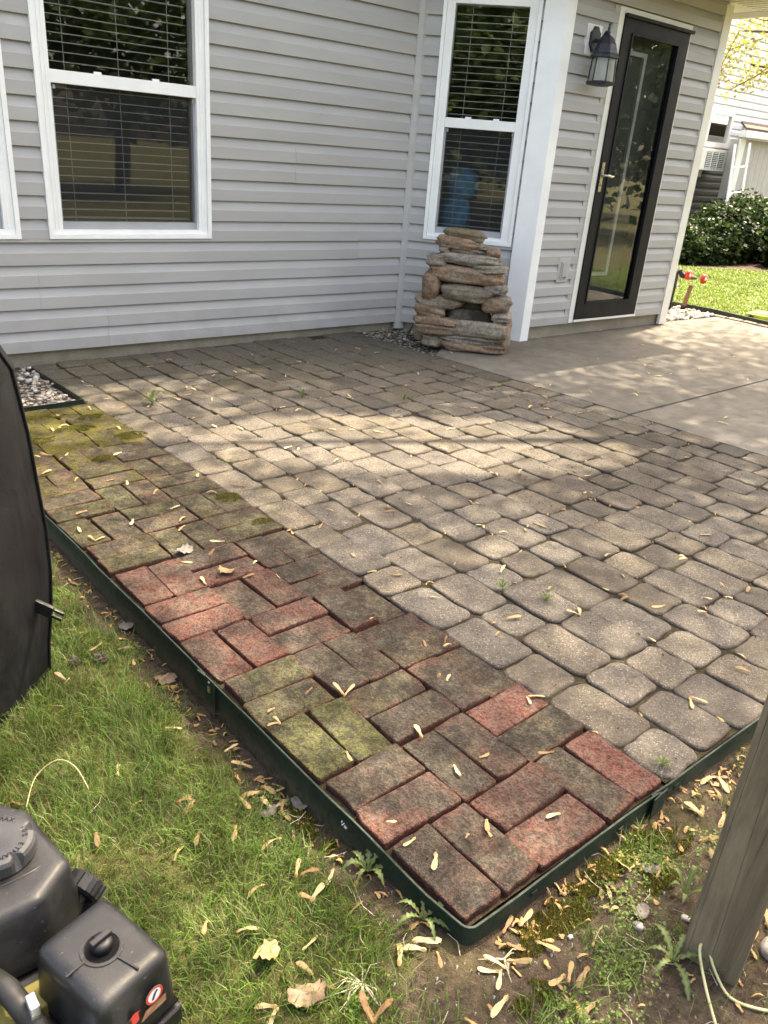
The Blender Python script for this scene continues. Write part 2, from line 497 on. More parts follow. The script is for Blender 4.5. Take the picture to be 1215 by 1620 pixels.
M['brick'] = m_brick(); M['paver'] = m_paver()
M['concrete'] = m_concrete('slab_concrete', (0.146, 0.131, 0.111), (0.205, 0.186, 0.158))
M['foundation'] = m_concrete('foundation_concrete', (0.32, 0.275, 0.205), (0.38, 0.33, 0.25))
M['soil'] = m_soil('dark_soil', (0.036, 0.027, 0.020), (0.10, 0.074, 0.052))
M['joint'] = m_soil('joint_dirt', (0.020, 0.015, 0.010), (0.062, 0.045, 0.032), .12)
M['lawnsoil'] = m_soil('lawn_soil', (0.055, 0.045, 0.025), (0.12, 0.10, 0.055), 0.7)
M['grass'] = m_attr('grass_blades', 0.5, 0.35, 0.35)
M['leaf'] = m_attr('leaf_faces', 0.5, 0.4, 0.35)
M['edging'] = m_edging(); M['black_edging'] = plain('black_edging', (0.012, 0.018, 0.016), 0.5, 0.2)
M['stone'] = m_stone(); M['wood'] = m_wood(); M['vinyl'] = m_vinyl(); M['samara'] = m_samara()


def m_pebble():
    t = NT('river_pebble')
    v, i = t.shifted(23.0)
    n = t.noise(v, 60, 4, .6)
    c = t.mix(t.ramp(n, 0.3, 0.7, 0, 0.5), i['Color'], t.mix(0.5, i['Color'], (0.12, 0.10, 0.08)))
    return t.done(c, 0.75, t.bump(n, 0.3, 0.002), None, 0.35)


M['pebble'] = m_pebble()


def m_pebble_bed():
    t = NT('pebble_bed')
    v = t.coord('Object')
    vc = t.n('SeparateColor'); t.put(vc.inputs[0], t.voronoi(v, 38, 'Color'))
    d = t.voronoi(v, 38)
    c = t.mix(vc.outputs[0], (0.14, 0.12, 0.10), (0.50, 0.45, 0.38))
    c = t.mix(t.ramp(d, 0.35, 0.6), c, (0.05, 0.04, 0.03))
    return t.done(c, 0.85, t.bump(d, 1.0, 0.02), None, 0.3)


M['pebble_bed'] = m_pebble_bed()


# ------------------------------------------------------------------ mesh helpers
def link(name, data, parent=None, loc=None, rot=None, mat=None):
    o = bpy.data.objects.new(name, data)
    COL.objects.link(o)
    if parent is not None:
        o.parent = parent
    if loc is not None:
        o.location = loc
    if rot is not None:
        o.rotation_euler = rot
    if mat is not None and data is not None and len(data.materials) == 0:
        data.materials.append(mat)
    return o


def empty(name, loc=(0, 0, 0), rotz=0.0, label=None, cat=None, group=None, kind=None, parent=None):
    o = link(name, None, parent, loc, (0, 0, rotz))
    o.empty_display_size = 0.1
    return tag(o, label, cat, group, kind)


def tag(o, label=None, cat=None, group=None, kind=None):
    if label: o['label'] = label
    if cat: o['category'] = cat
    if group: o['group'] = group
    if kind: o['kind'] = kind
    return o


def pydata(name, verts, faces, smooth=False):
    me = bpy.data.meshes.new(name)
    me.from_pydata([tuple(v) for v in verts], [], faces)
    me.update()
    if smooth:
        me.polygons.foreach_set('use_smooth', [True] * len(me.polygons))
    return me


class MB:
    """collects shapes of ONE piece"""
    def __init__(self):
        self.v = []; self.f = []

    def add(self, vs, fs):
        k = len(self.v)
        self.v += [tuple(p) for p in vs]
        self.f += [tuple(i + k for i in q) for q in fs]
        return self

    def box(self, x0, x1, y0, y1, z0, z1):
        vs = [(x0, y0, z0), (x1, y0, z0), (x1, y1, z0), (x0, y1, z0), (x0, y0, z1), (x1, y0, z1), (x1, y1, z1), (x0, y1, z1)]
        return self.add(vs, [(3, 2, 1, 0), (4, 5, 6, 7), (0, 1, 5, 4), (1, 2, 6, 5), (2, 3, 7, 6), (3, 0, 4, 7)])

    def prism(self, poly, z0, z1):
        n = len(poly)
        vs = [(p[0], p[1], z0) for p in poly] + [(p[0], p[1], z1) for p in poly]
        fs = [tuple(range(n - 1, -1, -1)), tuple(range(n, 2 * n))] + [(i, (i + 1) % n, (i + 1) % n + n, i + n) for i in range(n)]
        return self.add(vs, fs)

    def tube(self, pts, rad, sides=8, cap=True):
        pts = [Vector(p) for p in pts]
        n = len(pts)
        rad = [rad] * n if not hasattr(rad, '__len__') else rad
        vs, fs = [], []
        up = Vector((0.13, 0.21, 0.97))
        for i, p in enumerate(pts):
            d = (pts[min(i + 1, n - 1)] - pts[max(i - 1, 0)]).normalized()
            a = d.cross(up)
            if a.length < 1e-3: a = d.cross(Vector((1, 0, 0)))
            a.normalize(); b = d.cross(a)
            for k in range(sides):
                t = 2 * PI * k / sides
                vs.append(p + (a * math.cos(t) + b * math.sin(t)) * rad[i])
        for i in range(n - 1):
            for k in range(sides):
                fs.append((i * sides + k, i * sides + (k + 1) % sides, (i + 1) * sides + (k + 1) % sides, (i + 1) * sides + k))
        if cap:
            fs.append(tuple(range(sides))); fs.append(tuple((n - 1) * sides + k for k in range(sides - 1, -1, -1)))
        return self.add(vs, fs)

    def lathe(self, prof, sides=20, c=(0, 0, 0)):
        vs, fs = [], []
        for r, z in prof:
            for k in range(sides):
                t = 2 * PI * k / sides
                vs.append((c[0] + r * math.cos(t), c[1] + r * math.sin(t), c[2] + z))
        n = len(prof)
        for i in range(n - 1):
            for k in range(sides):
                fs.append((i * sides + k, i * sides + (k + 1) % sides, (i + 1) * sides + (k + 1) % sides, (i + 1) * sides + k))
        fs.append(tuple(range(sides - 1, -1, -1))); fs.append(tuple((n - 1) * sides + k for k in range(sides)))
        return self.add(vs, fs)

    def xf(self, mtx):
        self.v = [tuple(mtx @ Vector(p)) for p in self.v]
        return self

    def mesh(self, name, smooth=False, bevel=0.0, seg=2):
        me = pydata(name, self.v, self.f, smooth)
        if bevel:
            bm = bmesh.new(); bm.from_mesh(me)
            bmesh.ops.recalc_face_normals(bm, faces=bm.faces)
            bmesh.ops.bevel(bm, geom=list(bm.edges), offset=bevel, segments=seg, profile=0.7, affect='EDGES', clamp_overlap=True)
            bm.to_mesh(me); bm.free()
        else:
            bm = bmesh.new(); bm.from_mesh(me)
            bmesh.ops.recalc_face_normals(bm, faces=bm.faces)
            bm.to_mesh(me); bm.free()
        return me

    def build(self, name, mat, parent=None, loc=None, rot=None, smooth=False, bevel=0.0, seg=2):
        return link(name, self.mesh(name, smooth, bevel, seg), parent, loc, rot, mat)


def box(name, mat, parent, x0, x1, y0, y1, z0, z1, bevel=0.0, smooth=False):
    return MB().box(x0, x1, y0, y1, z0, z1).build(name, mat, parent, bevel=bevel, smooth=smooth)


def tri_mesh(name, V, T, colors=None):
    me = bpy.data.meshes.new(name)
    V = np.ascontiguousarray(V, np.float32); T = np.ascontiguousarray(T, np.int32)
    me.vertices.add(len(V)); me.vertices.foreach_set('co', V.ravel())
    me.loops.add(T.size); me.loops.foreach_set('vertex_index', T.ravel())
    me.polygons.add(len(T))
    me.polygons.foreach_set('loop_start', np.arange(0, T.size, 3, dtype=np.int32))
    me.polygons.foreach_set('loop_total', np.full(len(T), 3, np.int32))
    if colors is not None:
        ca = me.color_attributes.new('col', 'FLOAT_COLOR', 'POINT')
        C4 = np.ones((len(V), 4), np.float32); C4[:, :3] = colors
        ca.data.foreach_set('color', C4.ravel())
    me.update(calc_edges=True)
    me.validate()
    return me


def blades(P, H, W, lean, az, C, curl=0.5):
    """grass blades: base points P (n,3), height, width, lean (metres sideways at tip), azimuth, colours"""
    n = len(P)
    d = np.stack([np.cos(az), np.sin(az), np.zeros(n)], 1)
    s = np.stack([-np.sin(az), np.cos(az), np.zeros(n)], 1)
    w = W[:, None] * s * 0.5
    mid = P + d * (lean * 0.35)[:, None] + np.array([0, 0, 1.0]) * (H * 0.6)[:, None]
    tip = P + d * lean[:, None]; tip[:, 2] += H * (1 - curl * np.clip(lean / np.maximum(H, 1e-4), 0, 1) * 0.5)
    V = np.stack([P - w, P + w, mid - w * .8, mid + w * .8, tip], 1).reshape(-1, 3)
    k = np.arange(n)[:, None] * 5
    T = np.concatenate([k + [0, 1, 3], k + [0, 3, 2], k + [2, 3, 4]], 1).reshape(-1, 3)
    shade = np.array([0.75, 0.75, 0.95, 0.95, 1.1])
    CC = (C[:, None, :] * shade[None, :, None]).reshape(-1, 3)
    return V, T, CC


def leaf_cloud(P, size, C, rng, up=0.4, fold=0.25):
    """small folded leaves (two triangles) round points P"""
    n = len(P)
    a = rng.normal(size=(n, 3)); a[:, 2] *= 0.6; a /= np.linalg.norm(a, axis=1)[:, None]
    nn = rng.normal(size=(n, 3)); nn[:, 2] = np.abs(nn[:, 2]) + up
    b = np.cross(a, nn); b /= np.linalg.norm(b, axis=1)[:, None] + 1e-9
    c = np.cross(b, a)
    s = size[:, None]
    V = np.stack([P, P + a * s * .5 + b * s * .32 + c * s * fold * .3, P + a * s, P + a * s * .5 - b * s * .32 + c * s * fold * .3], 1).reshape(-1, 3)
    k = np.arange(n)[:, None] * 4
    T = np.concatenate([k + [0, 1, 2], k + [0, 2, 3]], 1).reshape(-1, 3)
    return V, T, np.repeat(C, 4, 0)


def cat(parts):
    Vs, Ts, Cs, k = [], [], [], 0
    for V, T, C_ in parts:
        Vs.append(V); Ts.append(T + k); Cs.append(C_); k += len(V)
    return np.concatenate(Vs), np.concatenate(Ts), np.concatenate(Cs)


def rock_mesh(name, sx, sy, sz, seed, rough=0.12, strata=0.0, sub=3, power=3.5):
    """a worn stone: rounded block with uneven faces; sx, sy, sz full size"""
    bm = bmesh.new()
    bmesh.ops.create_cube(bm, size=2.0)
    bmesh.ops.subdivide_edges(bm, edges=bm.edges, cuts=sub, use_grid_fill=True)
    off = Vector((seed * 3.7, seed * 1.3, seed * 7.1))
    for v in bm.verts:
        p = v.co.copy()
        l = (abs(p.x) ** power + abs(p.y) ** power + abs(p.z) ** power) ** (1 / power)
        p /= l
        n = mnoise.noise(p * 1.4 + off) * rough * 1.4 + mnoise.noise(p * 3.3 + off) * rough * 0.7
        q = Vector((p.x * (1 + n), p.y * (1 + n), p.z * (1 + n * .8)))
        if strata:
            k = 1 + strata * mnoise.noise(Vector((p.x * .5, p.y * .5, p.z * 3.2)) + off * 2)
            q.x *= k; q.y *= k
        v.co = (q.x * sx / 2, q.y * sy / 2, q.z * sz / 2)
    for f in bm.faces: f.smooth = True
    me = bpy.data.meshes.new(name)
    bm.to_mesh(me); bm.free()
    return me


def sweep(name, path, z0f, z1f, thick, mat, parent=None, lip=0.0035):
    """thin upright metal sheet along a ground path; z0f/z1f give bottom and top"""
    n = len(path)
    vs, fs = [], []
    for i, p in enumerate(path):
        p = Vector((p[0], p[1])) + Vector((mnoise.noise(Vector((p[0] * 5, p[1] * 5, 2))), mnoise.noise(Vector((p[0] * 5, p[1] * 5, 7))))) * .0035; a = Vector(path[max(i - 1, 0)][:2]); b = Vector(path[min(i + 1, n - 1)][:2])
        d = (b - a).normalized(); o = Vector((d.y, -d.x)) * thick * .5
        z0, z1 = z0f(p), z1f(p)
        lo = Vector((d.y, -d.x)) * (thick * .5 + lip * .6)
        vs += [(p.x - o.x, p.y - o.y, z0), (p.x + o.x, p.y + o.y, z0), (p.x + o.x, p.y + o.y, z1 - lip), (p.x + lo.x, p.y + lo.y, z1 - lip * .6),
               (p.x + lo.x * .8, p.y + lo.y * .8, z1), (p.x - o.x, p.y - o.y, z1)]
    k = 6
    for i in range(n - 1):
        for j in range(k):
            fs.append((i * k + j, i * k + (j + 1) % k, (i + 1) * k + (j + 1) % k, (i + 1) * k + j))
    fs.append(tuple(range(k))); fs.append(tuple((n - 1) * k + j for j in range(k - 1, -1, -1)))
    me = pydata(name, vs, fs)
    bm = bmesh.new(); bm.from_mesh(me); bmesh.ops.recalc_face_normals(bm, faces=bm.faces); bm.to_mesh(me); bm.free()
    return link(name, me, parent, mat=mat)


# ------------------------------------------------------------------ ground
def X0(y): return -0.006 - 0.036 * y            # outer face of the brick border
def XI(y): return X0(y) + 0.672                 # bricks end, pavers begin
def XO(y): return 3.26 - 0.085 * (y - 1.1)      # pavers end, slab begins


def sm(a, b, x):
    t = min(1, max(0, (x - a) / (b - a)))
    return t * t * (3 - 2 * t)


def soil_mask(x, y):
    """how bare the ground is: a strip along the edging, a worn patch round the corner and post"""
    s = 0.0
    if y > -0.05:
        d = X0(max(y, 0)) - x
        if d > -0.05: s = max(s, 1 - sm(0.045, 0.16, d + 0.04 * mnoise.noise(Vector((x * 9, y * 9, 0)))))
    d = math.hypot(x - 0.10, (y + 0.18) * 1.1)
    s = max(s, 1 - sm(0.24, 0.44, d + 0.10 * mnoise.noise(Vector((x * 7, y * 7, 3)))))
    if x > -0.05 and y < 0.1:
        s = max(s, sm(-0.05, 0.12, x) * (1 - 0.7 * sm(0.50, 0.75, -y + 0.12 * mnoise.noise(Vector((x * 6, y * 6, 5))))))
    return min(1, s)


def gh(x, y):
    base = -0.088 + 0.014 * mnoise.noise(Vector((x * 3, y * 3, 1))) + 0.006 * mnoise.noise(Vector((x * 14, y * 14, 2)))
    if y > .1: base -= .018 * (1 - sm(.04, .22, X0(y) - x)) * sm(.1, .45, y) * (1 - sm(1.2, 1.8, y))
    f = (1 - sm(0.25, 0.75, math.hypot(x - 0.25, y + 0.05) * (0.55 if x > 0.25 else 1.0)))
    base += 0.042 * f
    if x > 7.22: base = max(base, -0.03)
    inside = sm(0.0, 0.05, x - X0(y)) * sm(0.0, 0.05, y) * (1 - sm(4.4, 4.5, y)) * (1 - sm(7.1, 7.2, x))
    return base * (1 - inside) - 0.16 * inside


def m_ground():
    t = NT('lawn_ground')
    v = t.coord('Object')
    n1 = t.noise(v, 5, 6, .65); n2 = t.noise(v, 45, 6, .7); n3 = t.noise(v, 240, 3, .7)
    so = t.mix(t.ramp(n2, .3, .7), (0.040, 0.030, 0.022), (0.112, 0.084, 0.060))
    so = t.mix(t.ramp(n3, .64, .72, 0, .6), so, (0.30, 0.25, 0.19))
    so = t.mix(t.ramp(n1, .52, .66, 0, .5), so, (0.085, 0.08, 0.022))
    gr = t.mix(t.ramp(n2, .3, .7), (0.045, 0.05, 0.016), (0.12, 0.11, 0.045))
    a = t.n('Attribute', attribute_name='soil')
    c = t.mix(t.ramp(t.math('ADD', a.outputs['Fac'], t.math('MULTIPLY', t.math('SUBTRACT', n2, .5), .6)), .3, .7), gr, so)
    return t.done(c, .97, t.bump(t.math('ADD', t.math('MULTIPLY', n2, 1.6), n3), 1.0, .007), None, .15)


def axis(lo, hi, step):
    a = list(np.arange(lo, hi, step)); x = lo; s = step
    left = []
    while x > -90:
        s = min(s * 1.35, 12); x -= s; left.append(x)
    x = a[-1]; s = step; right = []
    while x < 90:
        s = min(s * 1.25, 12); x += s; right.append(x)
    return left[::-1] + a + right


gx, gy = axis(-1.5, 1.6, 0.025), axis(-0.9, 2.6, 0.025)
gv = [(x, y, gh(x, y)) for y in gy for x in gx]
nx = len(gx)
gf = [(j * nx + i, j * nx + i + 1, (j + 1) * nx + i + 1, (j + 1) * nx + i) for j in range(len(gy) - 1) for i in range(nx - 1)]
gme = pydata('ground', gv, gf, True)
ga = gme.attributes.new('soil', 'FLOAT', 'POINT')
ga.data.foreach_set('value', [soil_mask(x, y) if (-2 < x < 3 and -1.5 < y < 3.6) else 0.0 for y in gy for x in gx])
ground = link('ground', gme, mat=m_ground())
tag(ground, 'lawn soil and bare earth around the patio', kind='structure')


# ------------------------------------------------------------------ brick border (basket weave)
def slab_piece(name, w, l, t, seed, corner, wob, round_top, n_side=5):
    """one paving piece, long axis local Y, top at z = 0: uneven outline, worn top edge"""
    rnd = random.Random(seed)
    pts = []
    hw, hl = w / 2, l / 2
    for cx, cy, a0 in ((hw - corner, hl - corner, 0), (-hw + corner, hl - corner, 90), (-hw + corner, -hl + corner, 180), (hw - corner, -hl + corner, 270)):
        for k in range(4):
            a = math.radians(a0 + 30 * k)
            pts.append(Vector((cx + corner * math.cos(a), cy + corner * math.sin(a))))
    full = []
    n = len(pts)
    for i in range(n):
        full.append(pts[i])
        a, b = pts[i], pts[(i + 1) % n]
        if (b - a).length > 0.04:
            full += [a.lerp(b, 0.33), a.lerp(b, 0.67)]
    off = Vector((seed * 5.1, seed * 2.3, 0))
    out = []
    for p in full:
        k = 1 + 0
        nz = mnoise.noise(Vector((p.x * 22, p.y * 22, seed * 1.7)) + off)
        out.append(p * (1 + wob * nz / max(0.03, p.length) * 0.05))
    rings = [(0.0, -t), (0.0, -round_top * 1.6), (round_top * .35, -round_top * .45), (round_top * 1.1, 0.0)]
    vs, fs = [], []
    N = len(out)
    for ins, z in rings:
        for j, p in enumerate(out):
            q = p - p.normalized() * ins * (1.15 + 0.7 * mnoise.noise(Vector((p.x * 40, p.y * 40, seed + 9.0))))
            vs.append((q.x, q.y, z + (0.0012 * mnoise.noise(Vector((p.x * 30, p.y * 30, seed))) if z > -0.01 else 0)))
    for r in range(3):
        for j in range(N):
            fs.append((r * N + j, r * N + (j + 1) % N, (r + 1) * N + (j + 1) % N, (r + 1) * N + j))
    fs.append(tuple(3 * N + j for j in range(N)))
    me = pydata(name, vs, fs)
    for p in me.polygons:
        p.use_smooth = len(p.vertices) == 4
    return me


def pdrop(x, y):
    """the paving sinks a little toward the foundation, most at the pebble bed"""
    return sm(2.3, 4.3, y) * (.010 + .028 * (1 - sm(.2, 2.6, x)))


def bed_mesh(xa, xb, y1, z):
    ny, nx_ = 24, 6
    vs_ = [(xa(y1 * j / ny) + (xb(y1 * j / ny) - xa(y1 * j / ny)) * i / nx_, y1 * j / ny, 0) for j in range(ny + 1) for i in range(nx_ + 1)]
    vs_ = [(x, y, z - pdrop(x, y) + .004 * mnoise.noise(Vector((x * 5, y * 5, 6)))) for x, y, _ in vs_]
    return pydata('bed', vs_, [(j * (nx_ + 1) + i, j * (nx_ + 1) + i + 1, (j + 1) * (nx_ + 1) + i + 1, (j + 1) * (nx_ + 1) + i) for j in range(ny) for i in range(nx_)], True)


brick_meshes = [slab_piece('brick', 0.1090, 0.2210, 0.058, k + 1, 0.006, 0.16, 0.0030) for k in range(8)]
for me in brick_meshes: me.materials.append(M['brick'])
border = empty('brick_border', (0, 0, 0), kind='structure', label='weathered red brick border laid in basket weave')
bbed = bed_mesh(X0, XI, 3.47, -.019)
link('joint_dirt', bbed, border, mat=M['joint'])
PV = 0.2295
for r in range(15):
    for c in range(3):
        vert = (c + r) % 2 == 0
        for k in (0, 1):
            s = (k - .5)
            cy = 0.000 + (r + .5) * PV; cx = X0(cy) + (c + .5) * 0.2235 + 0.002
            rot = math.radians(random.gauss(2.0, 1.3))
            if vert: cx += s * 0.111
            else: cy += s * 0.1145; rot += PI / 2
            o = link('brick', brick_meshes[random.randrange(8)], border)
            if random.random() < .5: rot += PI
            dz = max(-.005, random.gauss(0, .0026)) - pdrop(cx, cy)
            if random.random() < .06: dz -= .006
            o.location = (cx + random.gauss(0, .0030), cy + random.gauss(0, .0030), dz)
            o.rotation_euler = (random.gauss(0, .010), random.gauss(0, .014), rot)
            o.scale = (random.uniform(.975, 1.015), random.uniform(.98, 1.01), 1)
            U = random.uniform
            red, grn, drk, yel = U(.3, .85), U(0, .3), U(.05, .35), 0.0
            if r in (1, 2, 3) and c > 0: red, drk, grn = U(.05, .55), U(.2, .5), U(.15, .6)
            if r in (2, 3) and c == 0: grn, red, drk = (1.1 if r == 2 else .75), .25, .0
            if 4 <= r <= 6: red, drk, grn = (U(.55, .95), U(0, .15), U(0, .2)) if c < 2 else (U(0, .4), U(.3, .55), U(.1, .4))
            if 7 <= r <= 9: grn, red, drk = U(.4, 1.0), U(.05, .5), U(.1, .35)
            if 10 <= r <= 11: red, yel, grn, drk = U(.2, .6), U(.1, .6), U(.3, .7), U(.2, .45)
            if r >= 12: drk, yel, red, grn = U(.35, .6), U(.55, 1.0), .2, .6
            if c == 2 and r in (7, 8) and random.random() < .6: yel = .8
            if r == 1 and c == 2 and k == 1: red, grn, drk = 1.15, 0, 0
            if r == 0 and c == 2 and k == 1: red, grn, drk = 1.2, 0, 0
            o.color = (max(0, red - .19 if red < 1 else red), grn, drk, yel)

# ------------------------------------------------------------------ paver patio
long_m = [slab_piece('paver', 0.1628, 0.2392, 0.06, 20 + k, 0.029, 0.26, 0.0075) for k in range(6)]
short_m = [slab_piece('paver', 0.1628, 0.1610, 0.06, 40 + k, 0.029, 0.26, 0.0075) for k in range(6)]
for me in long_m + short_m: me.materials.append(M['paver'])
patio = empty('paver_patio', (0, 0, 0), kind='structure', label='tumbled tan concrete paver patio')
pb = bed_mesh(XI, XO, 4.38, -.0105)
link('joint_dirt', pb, patio, mat=M['joint'])
pav = []
NROW = 16
for r in range(NROW):
    y = 0.006 + (0 if r % 2 else random.uniform(-.02, 0.0))
    first = True
    last = None
    while y < 4.33:
        isl = (last != True) if random.random() < .62 else random.random() < .6
        last = isl
        L = (0.240 if isl else 0.162) * random.uniform(.985, 1.02)
        if first and random.random() < .5: L *= random.uniform(.75, 1.0)
        first = False
        sc = L / (0.240 if isl else 0.162)
        if y + L > 4.37:
            sc *= (4.372 - y) / L; L = 4.372 - y
            if sc < .45: break
        yc = y + L / 2
        xa, xb = XI(yc), XO(yc)
        w = (xb - xa) / NROW
        xc = xa + (r + .5) * w
        pav.append((xc, yc, w / 0.1625, sc, isl, r))
        y += L
pav.sort(key=lambda p: (p[0] - CAM[0]) ** 2 + (p[1] - CAM[1]) ** 2)
rest = MB()
for n, (xc, yc, sx, sy, isl, r) in enumerate(pav):
    me = (long_m if isl else short_m)[random.randrange(6)]
    fr = r / NROW
    rot = math.radians(2.0 + 2.8 * fr) + random.gauss(0, .012) + (PI if random.random() < .5 else 0)
    loc = (xc + random.gauss(0, .002), yc + random.gauss(0, .002), random.gauss(0, .0024) - 0.001 - pdrop(xc, yc))
    eul = (random.gauss(0, .011), random.gauss(0, .013), rot)
    if n < 300:
        o = link('paver', me, patio, loc, eul)
        o.scale = (sx * random.uniform(.975, 1.0), sy * random.uniform(.975, 1.0), 1)
        d = math.hypot((xc - 2.55) / .75, (yc - 1.45) / .5)
        stain = max(0, 1 - d) ** .6 * .75 if d < 1 else 0
        wallside = sm(2.9, 3.9, yc)
        o.color = (random.random() ** 1.5, min(.85, random.random() ** 2.2 * .55 + stain + wallside * random.uniform(.0, .08)), wallside * random.uniform(.1, .8) + .1 * random.random(), 1)
    else:
        mt = Matrix.Translation(loc) @ Matrix.Rotation(rot, 4, 'Z') @ Matrix.Diagonal((sx, sy, 1, 1))
        rest.add([mt @ v.co for v in me.vertices], [tuple(p.vertices) for p in me.polygons])
if rest.v:
    o = rest.build('paver_rows', m_paver(False), patio)
    o.color = (.35, .35, .3, 1); o['kind'] = 'stuff'

# ------------------------------------------------------------------ concrete slab with one open joint
slabs = empty('concrete_slab', (0, 0, 0), kind='structure', label='pale poured concrete slab beside the pavers')


def joint_y(x): return 1.905 + 0.032 * (x - 3.2)


MB().prism([(XO(1.9) + .004, joint_y(3.2) + .007), (7.12, joint_y(7.12) + .007), (7.12, 3.62), (6.1, 3.66), (4.1, 3.66), (3.80, 4.02), (3.05, 3.48)], -.10, .002).build('slab_panel', M['concrete'], slabs, bevel=.006)
MB().prism([(XO(-1.4) + .004, -1.4), (7.12, -1.4), (7.12, joint_y(7.12) - .007), (XO(1.9) + .004, joint_y(3.2) - .007)], -.10, .0).build('slab_panel', M['concrete'], slabs, bevel=.006)
box('joint_dirt', M['joint'], slabs, 3.1, 7.1, 1.85, 2.1, -.09, -.014)


# ------------------------------------------------------------------ house
house = empty('house', (3, 4.4, 0), label='grey vinyl sided house with white window trim and black storm door', cat='house')
HL = Vector((3, 4.4, 0))


def frame_obj(name, me, origin, rz, mat):
    o = link(name, me, house, Vector(origin) - HL, (0, 0, rz), mat)
    return o


def cut(u0, u1, holes):
    segs = [(u0, u1)]
    for a, b in holes:
        nxt = []
        for s0, s1 in segs:
            if b <= s0 or a >= s1: nxt.append((s0, s1)); continue
            if a > s0: nxt.append((s0, a))
            if b < s1: nxt.append((b, s1))
        segs = nxt
    return [s for s in segs if s[1] - s[0] > .012]


def board_mesh(u0, u1, z0, z1, pitch, zb):
    """one course of dutch lap siding, cut to z0..z1 of its profile (zb = its butt)"""
    def dep(z):
        t = (z - zb) / pitch
        if t < .53: return 0.0250 - 0.002 * t
        if t < .56: return 0.0239 - 0.08 * (t - .53)
        return 0.0215 - 0.0195 * (t - .56) / .44
    zs = sorted({z0, z1} | {zb + pitch * k for k in (.53, .56) if z0 < zb + pitch * k < z1})
    prof = [(0.001, z0)] + [(-dep(z), z) for z in zs] + [(0.001, z1)]
    n = len(prof)
    vs = [(u0, y, z) for y, z in prof] + [(u1, y, z) for y, z in prof]
    fs = [(i, i + 1, i + 1 + n, i + n) for i in range(n - 1)] + [tuple(range(n)), tuple(range(2 * n - 1, n - 1, -1))]
    me = pydata('siding_board', vs, fs)
    bm = bmesh.new(); bm.from_mesh(me); bmesh.ops.recalc_face_normals(bm, faces=bm.faces); bm.to_mesh(me); bm.free()
    return me


def make_wall(origin, rz, u0, u1, z0, z1, pitch, openings, mat, seams=None, thick=.10, parent=None, board_parent=None, zcut=None):
    """backing sheet with openings, clad with siding courses"""
    mb = MB()
    us = sorted({u0, u1} | {o[0] for o in openings} | {o[1] for o in openings})
    for a, b in zip(us[:-1], us[1:]):
        hs = sorted((o[2], o[3]) for o in openings if o[0] < (a + b) / 2 < o[1])
        for s0, s1 in cut(z0, z1, hs): mb.box(a, b, .0015, thick, s0, s1)
    w = mb.build('wall', mat)
    w.parent = parent or house
    w.location = Vector(origin) - (HL if parent is None else parent.location); w.rotation_euler = (0, 0, rz)
    k = 0
    z = z0
    while z < z1 - .02:
        top = min(z + pitch, z1)
        zs = sorted({z, top} | {e for o in openings for e in (o[2], o[3]) if z < e < top})
        for a, b in zip(zs[:-1], zs[1:]):
            zm = (a + b) / 2
            hs = [(o[0] - .0, o[1] + .0) for o in openings if o[2] < zm < o[3]]
            for s0, s1 in cut(u0, u1, hs):
                pieces = [(s0, s1)]
                for sx in (seams or {}).get(k, ()):
                    pieces = [q for p in pieces for q in ([(p[0], sx), (sx + .0005, p[1])] if p[0] < sx < p[1] else [p])]
                for j, (p0, p1) in enumerate(pieces):
                    o = link('siding_board', board_mesh(p0, p1, a, b, pitch, z), w, (0, -.0012 * (j % 2) + random.uniform(-.0012, .0004), random.uniform(-.0012, .0006)), (0, random.gauss(0, .0003), 0), mat)
        z += pitch; k += 1
    return w


W1O, W2O, W3O = (0, 4.397, 0), (3.44, 4.397, 0), (0, 3.597, 0)
W2R = math.radians(-50)
WIN1 = (0.706, 1.752, 0.697, 2.42)
WIN0 = (-0.50, 0.548, 0.697, 2.42)
WIN2 = (0.161, 0.853, 0.707, 2.37)
DOOR = (4.633, 5.553, 0.122, 2.388)
make_wall(W1O, 0, -3.0, 3.44, 0.040, 2.62, 0.1278, [WIN0, WIN1], M['siding'],
          seams={0: (1.02,), 1: (1.02,), 2: (.62,), 3: (.62,), 5: (2.98,), 4: (2.98,), 8: (2.4,), 9: (2.4,)})
make_wall(W2O, W2R, 0.0, 0.965, 0.045, 2.62, 0.1278, [WIN2], M['siding'])
make_wall(W3O, 0, 4.06, 6.04, 0.108, 2.62, 0.1205, [DOOR], M['siding'])
# foundation under each wall
fm = MB()
fm.box(-3.0, 3.46, 4.415, 4.60, -.20, .045)
fm.prism([(3.452, 4.415), (4.073, 3.675), (4.2, 3.78), (3.56, 4.52)], -.20, .05)
fm.box(4.075, 6.03, 3.617, 3.80, -.20, .112)
fo = fm.build('foundation', M['foundation']); fo.parent = house; fo.location = -HL
# the rest of the shell (rooms behind the windows)
sh = MB()
sh.box(-3.0, 6.04, 8.9, 9.0, 0, 2.62)
sh.box(-3.1, -3.0, 4.40, 9.0, 0, 2.62)
sh.box(5.94, 6.04, 3.70, 9.0, 0, 2.62)
o = sh.build('wall', M['siding']); o.parent = house; o.location = -HL
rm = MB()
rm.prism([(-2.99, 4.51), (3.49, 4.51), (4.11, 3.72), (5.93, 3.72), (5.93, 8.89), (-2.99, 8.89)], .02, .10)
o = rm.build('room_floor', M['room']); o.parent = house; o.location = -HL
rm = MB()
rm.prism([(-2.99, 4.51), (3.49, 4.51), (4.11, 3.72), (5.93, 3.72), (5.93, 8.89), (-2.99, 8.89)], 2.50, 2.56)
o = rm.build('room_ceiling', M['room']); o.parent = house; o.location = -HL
o = MB().box(-2.9, 5.9, 7.4, 7.45, .11, 2.49).build('room_partition', M['room']); o.parent = house; o.location = -HL
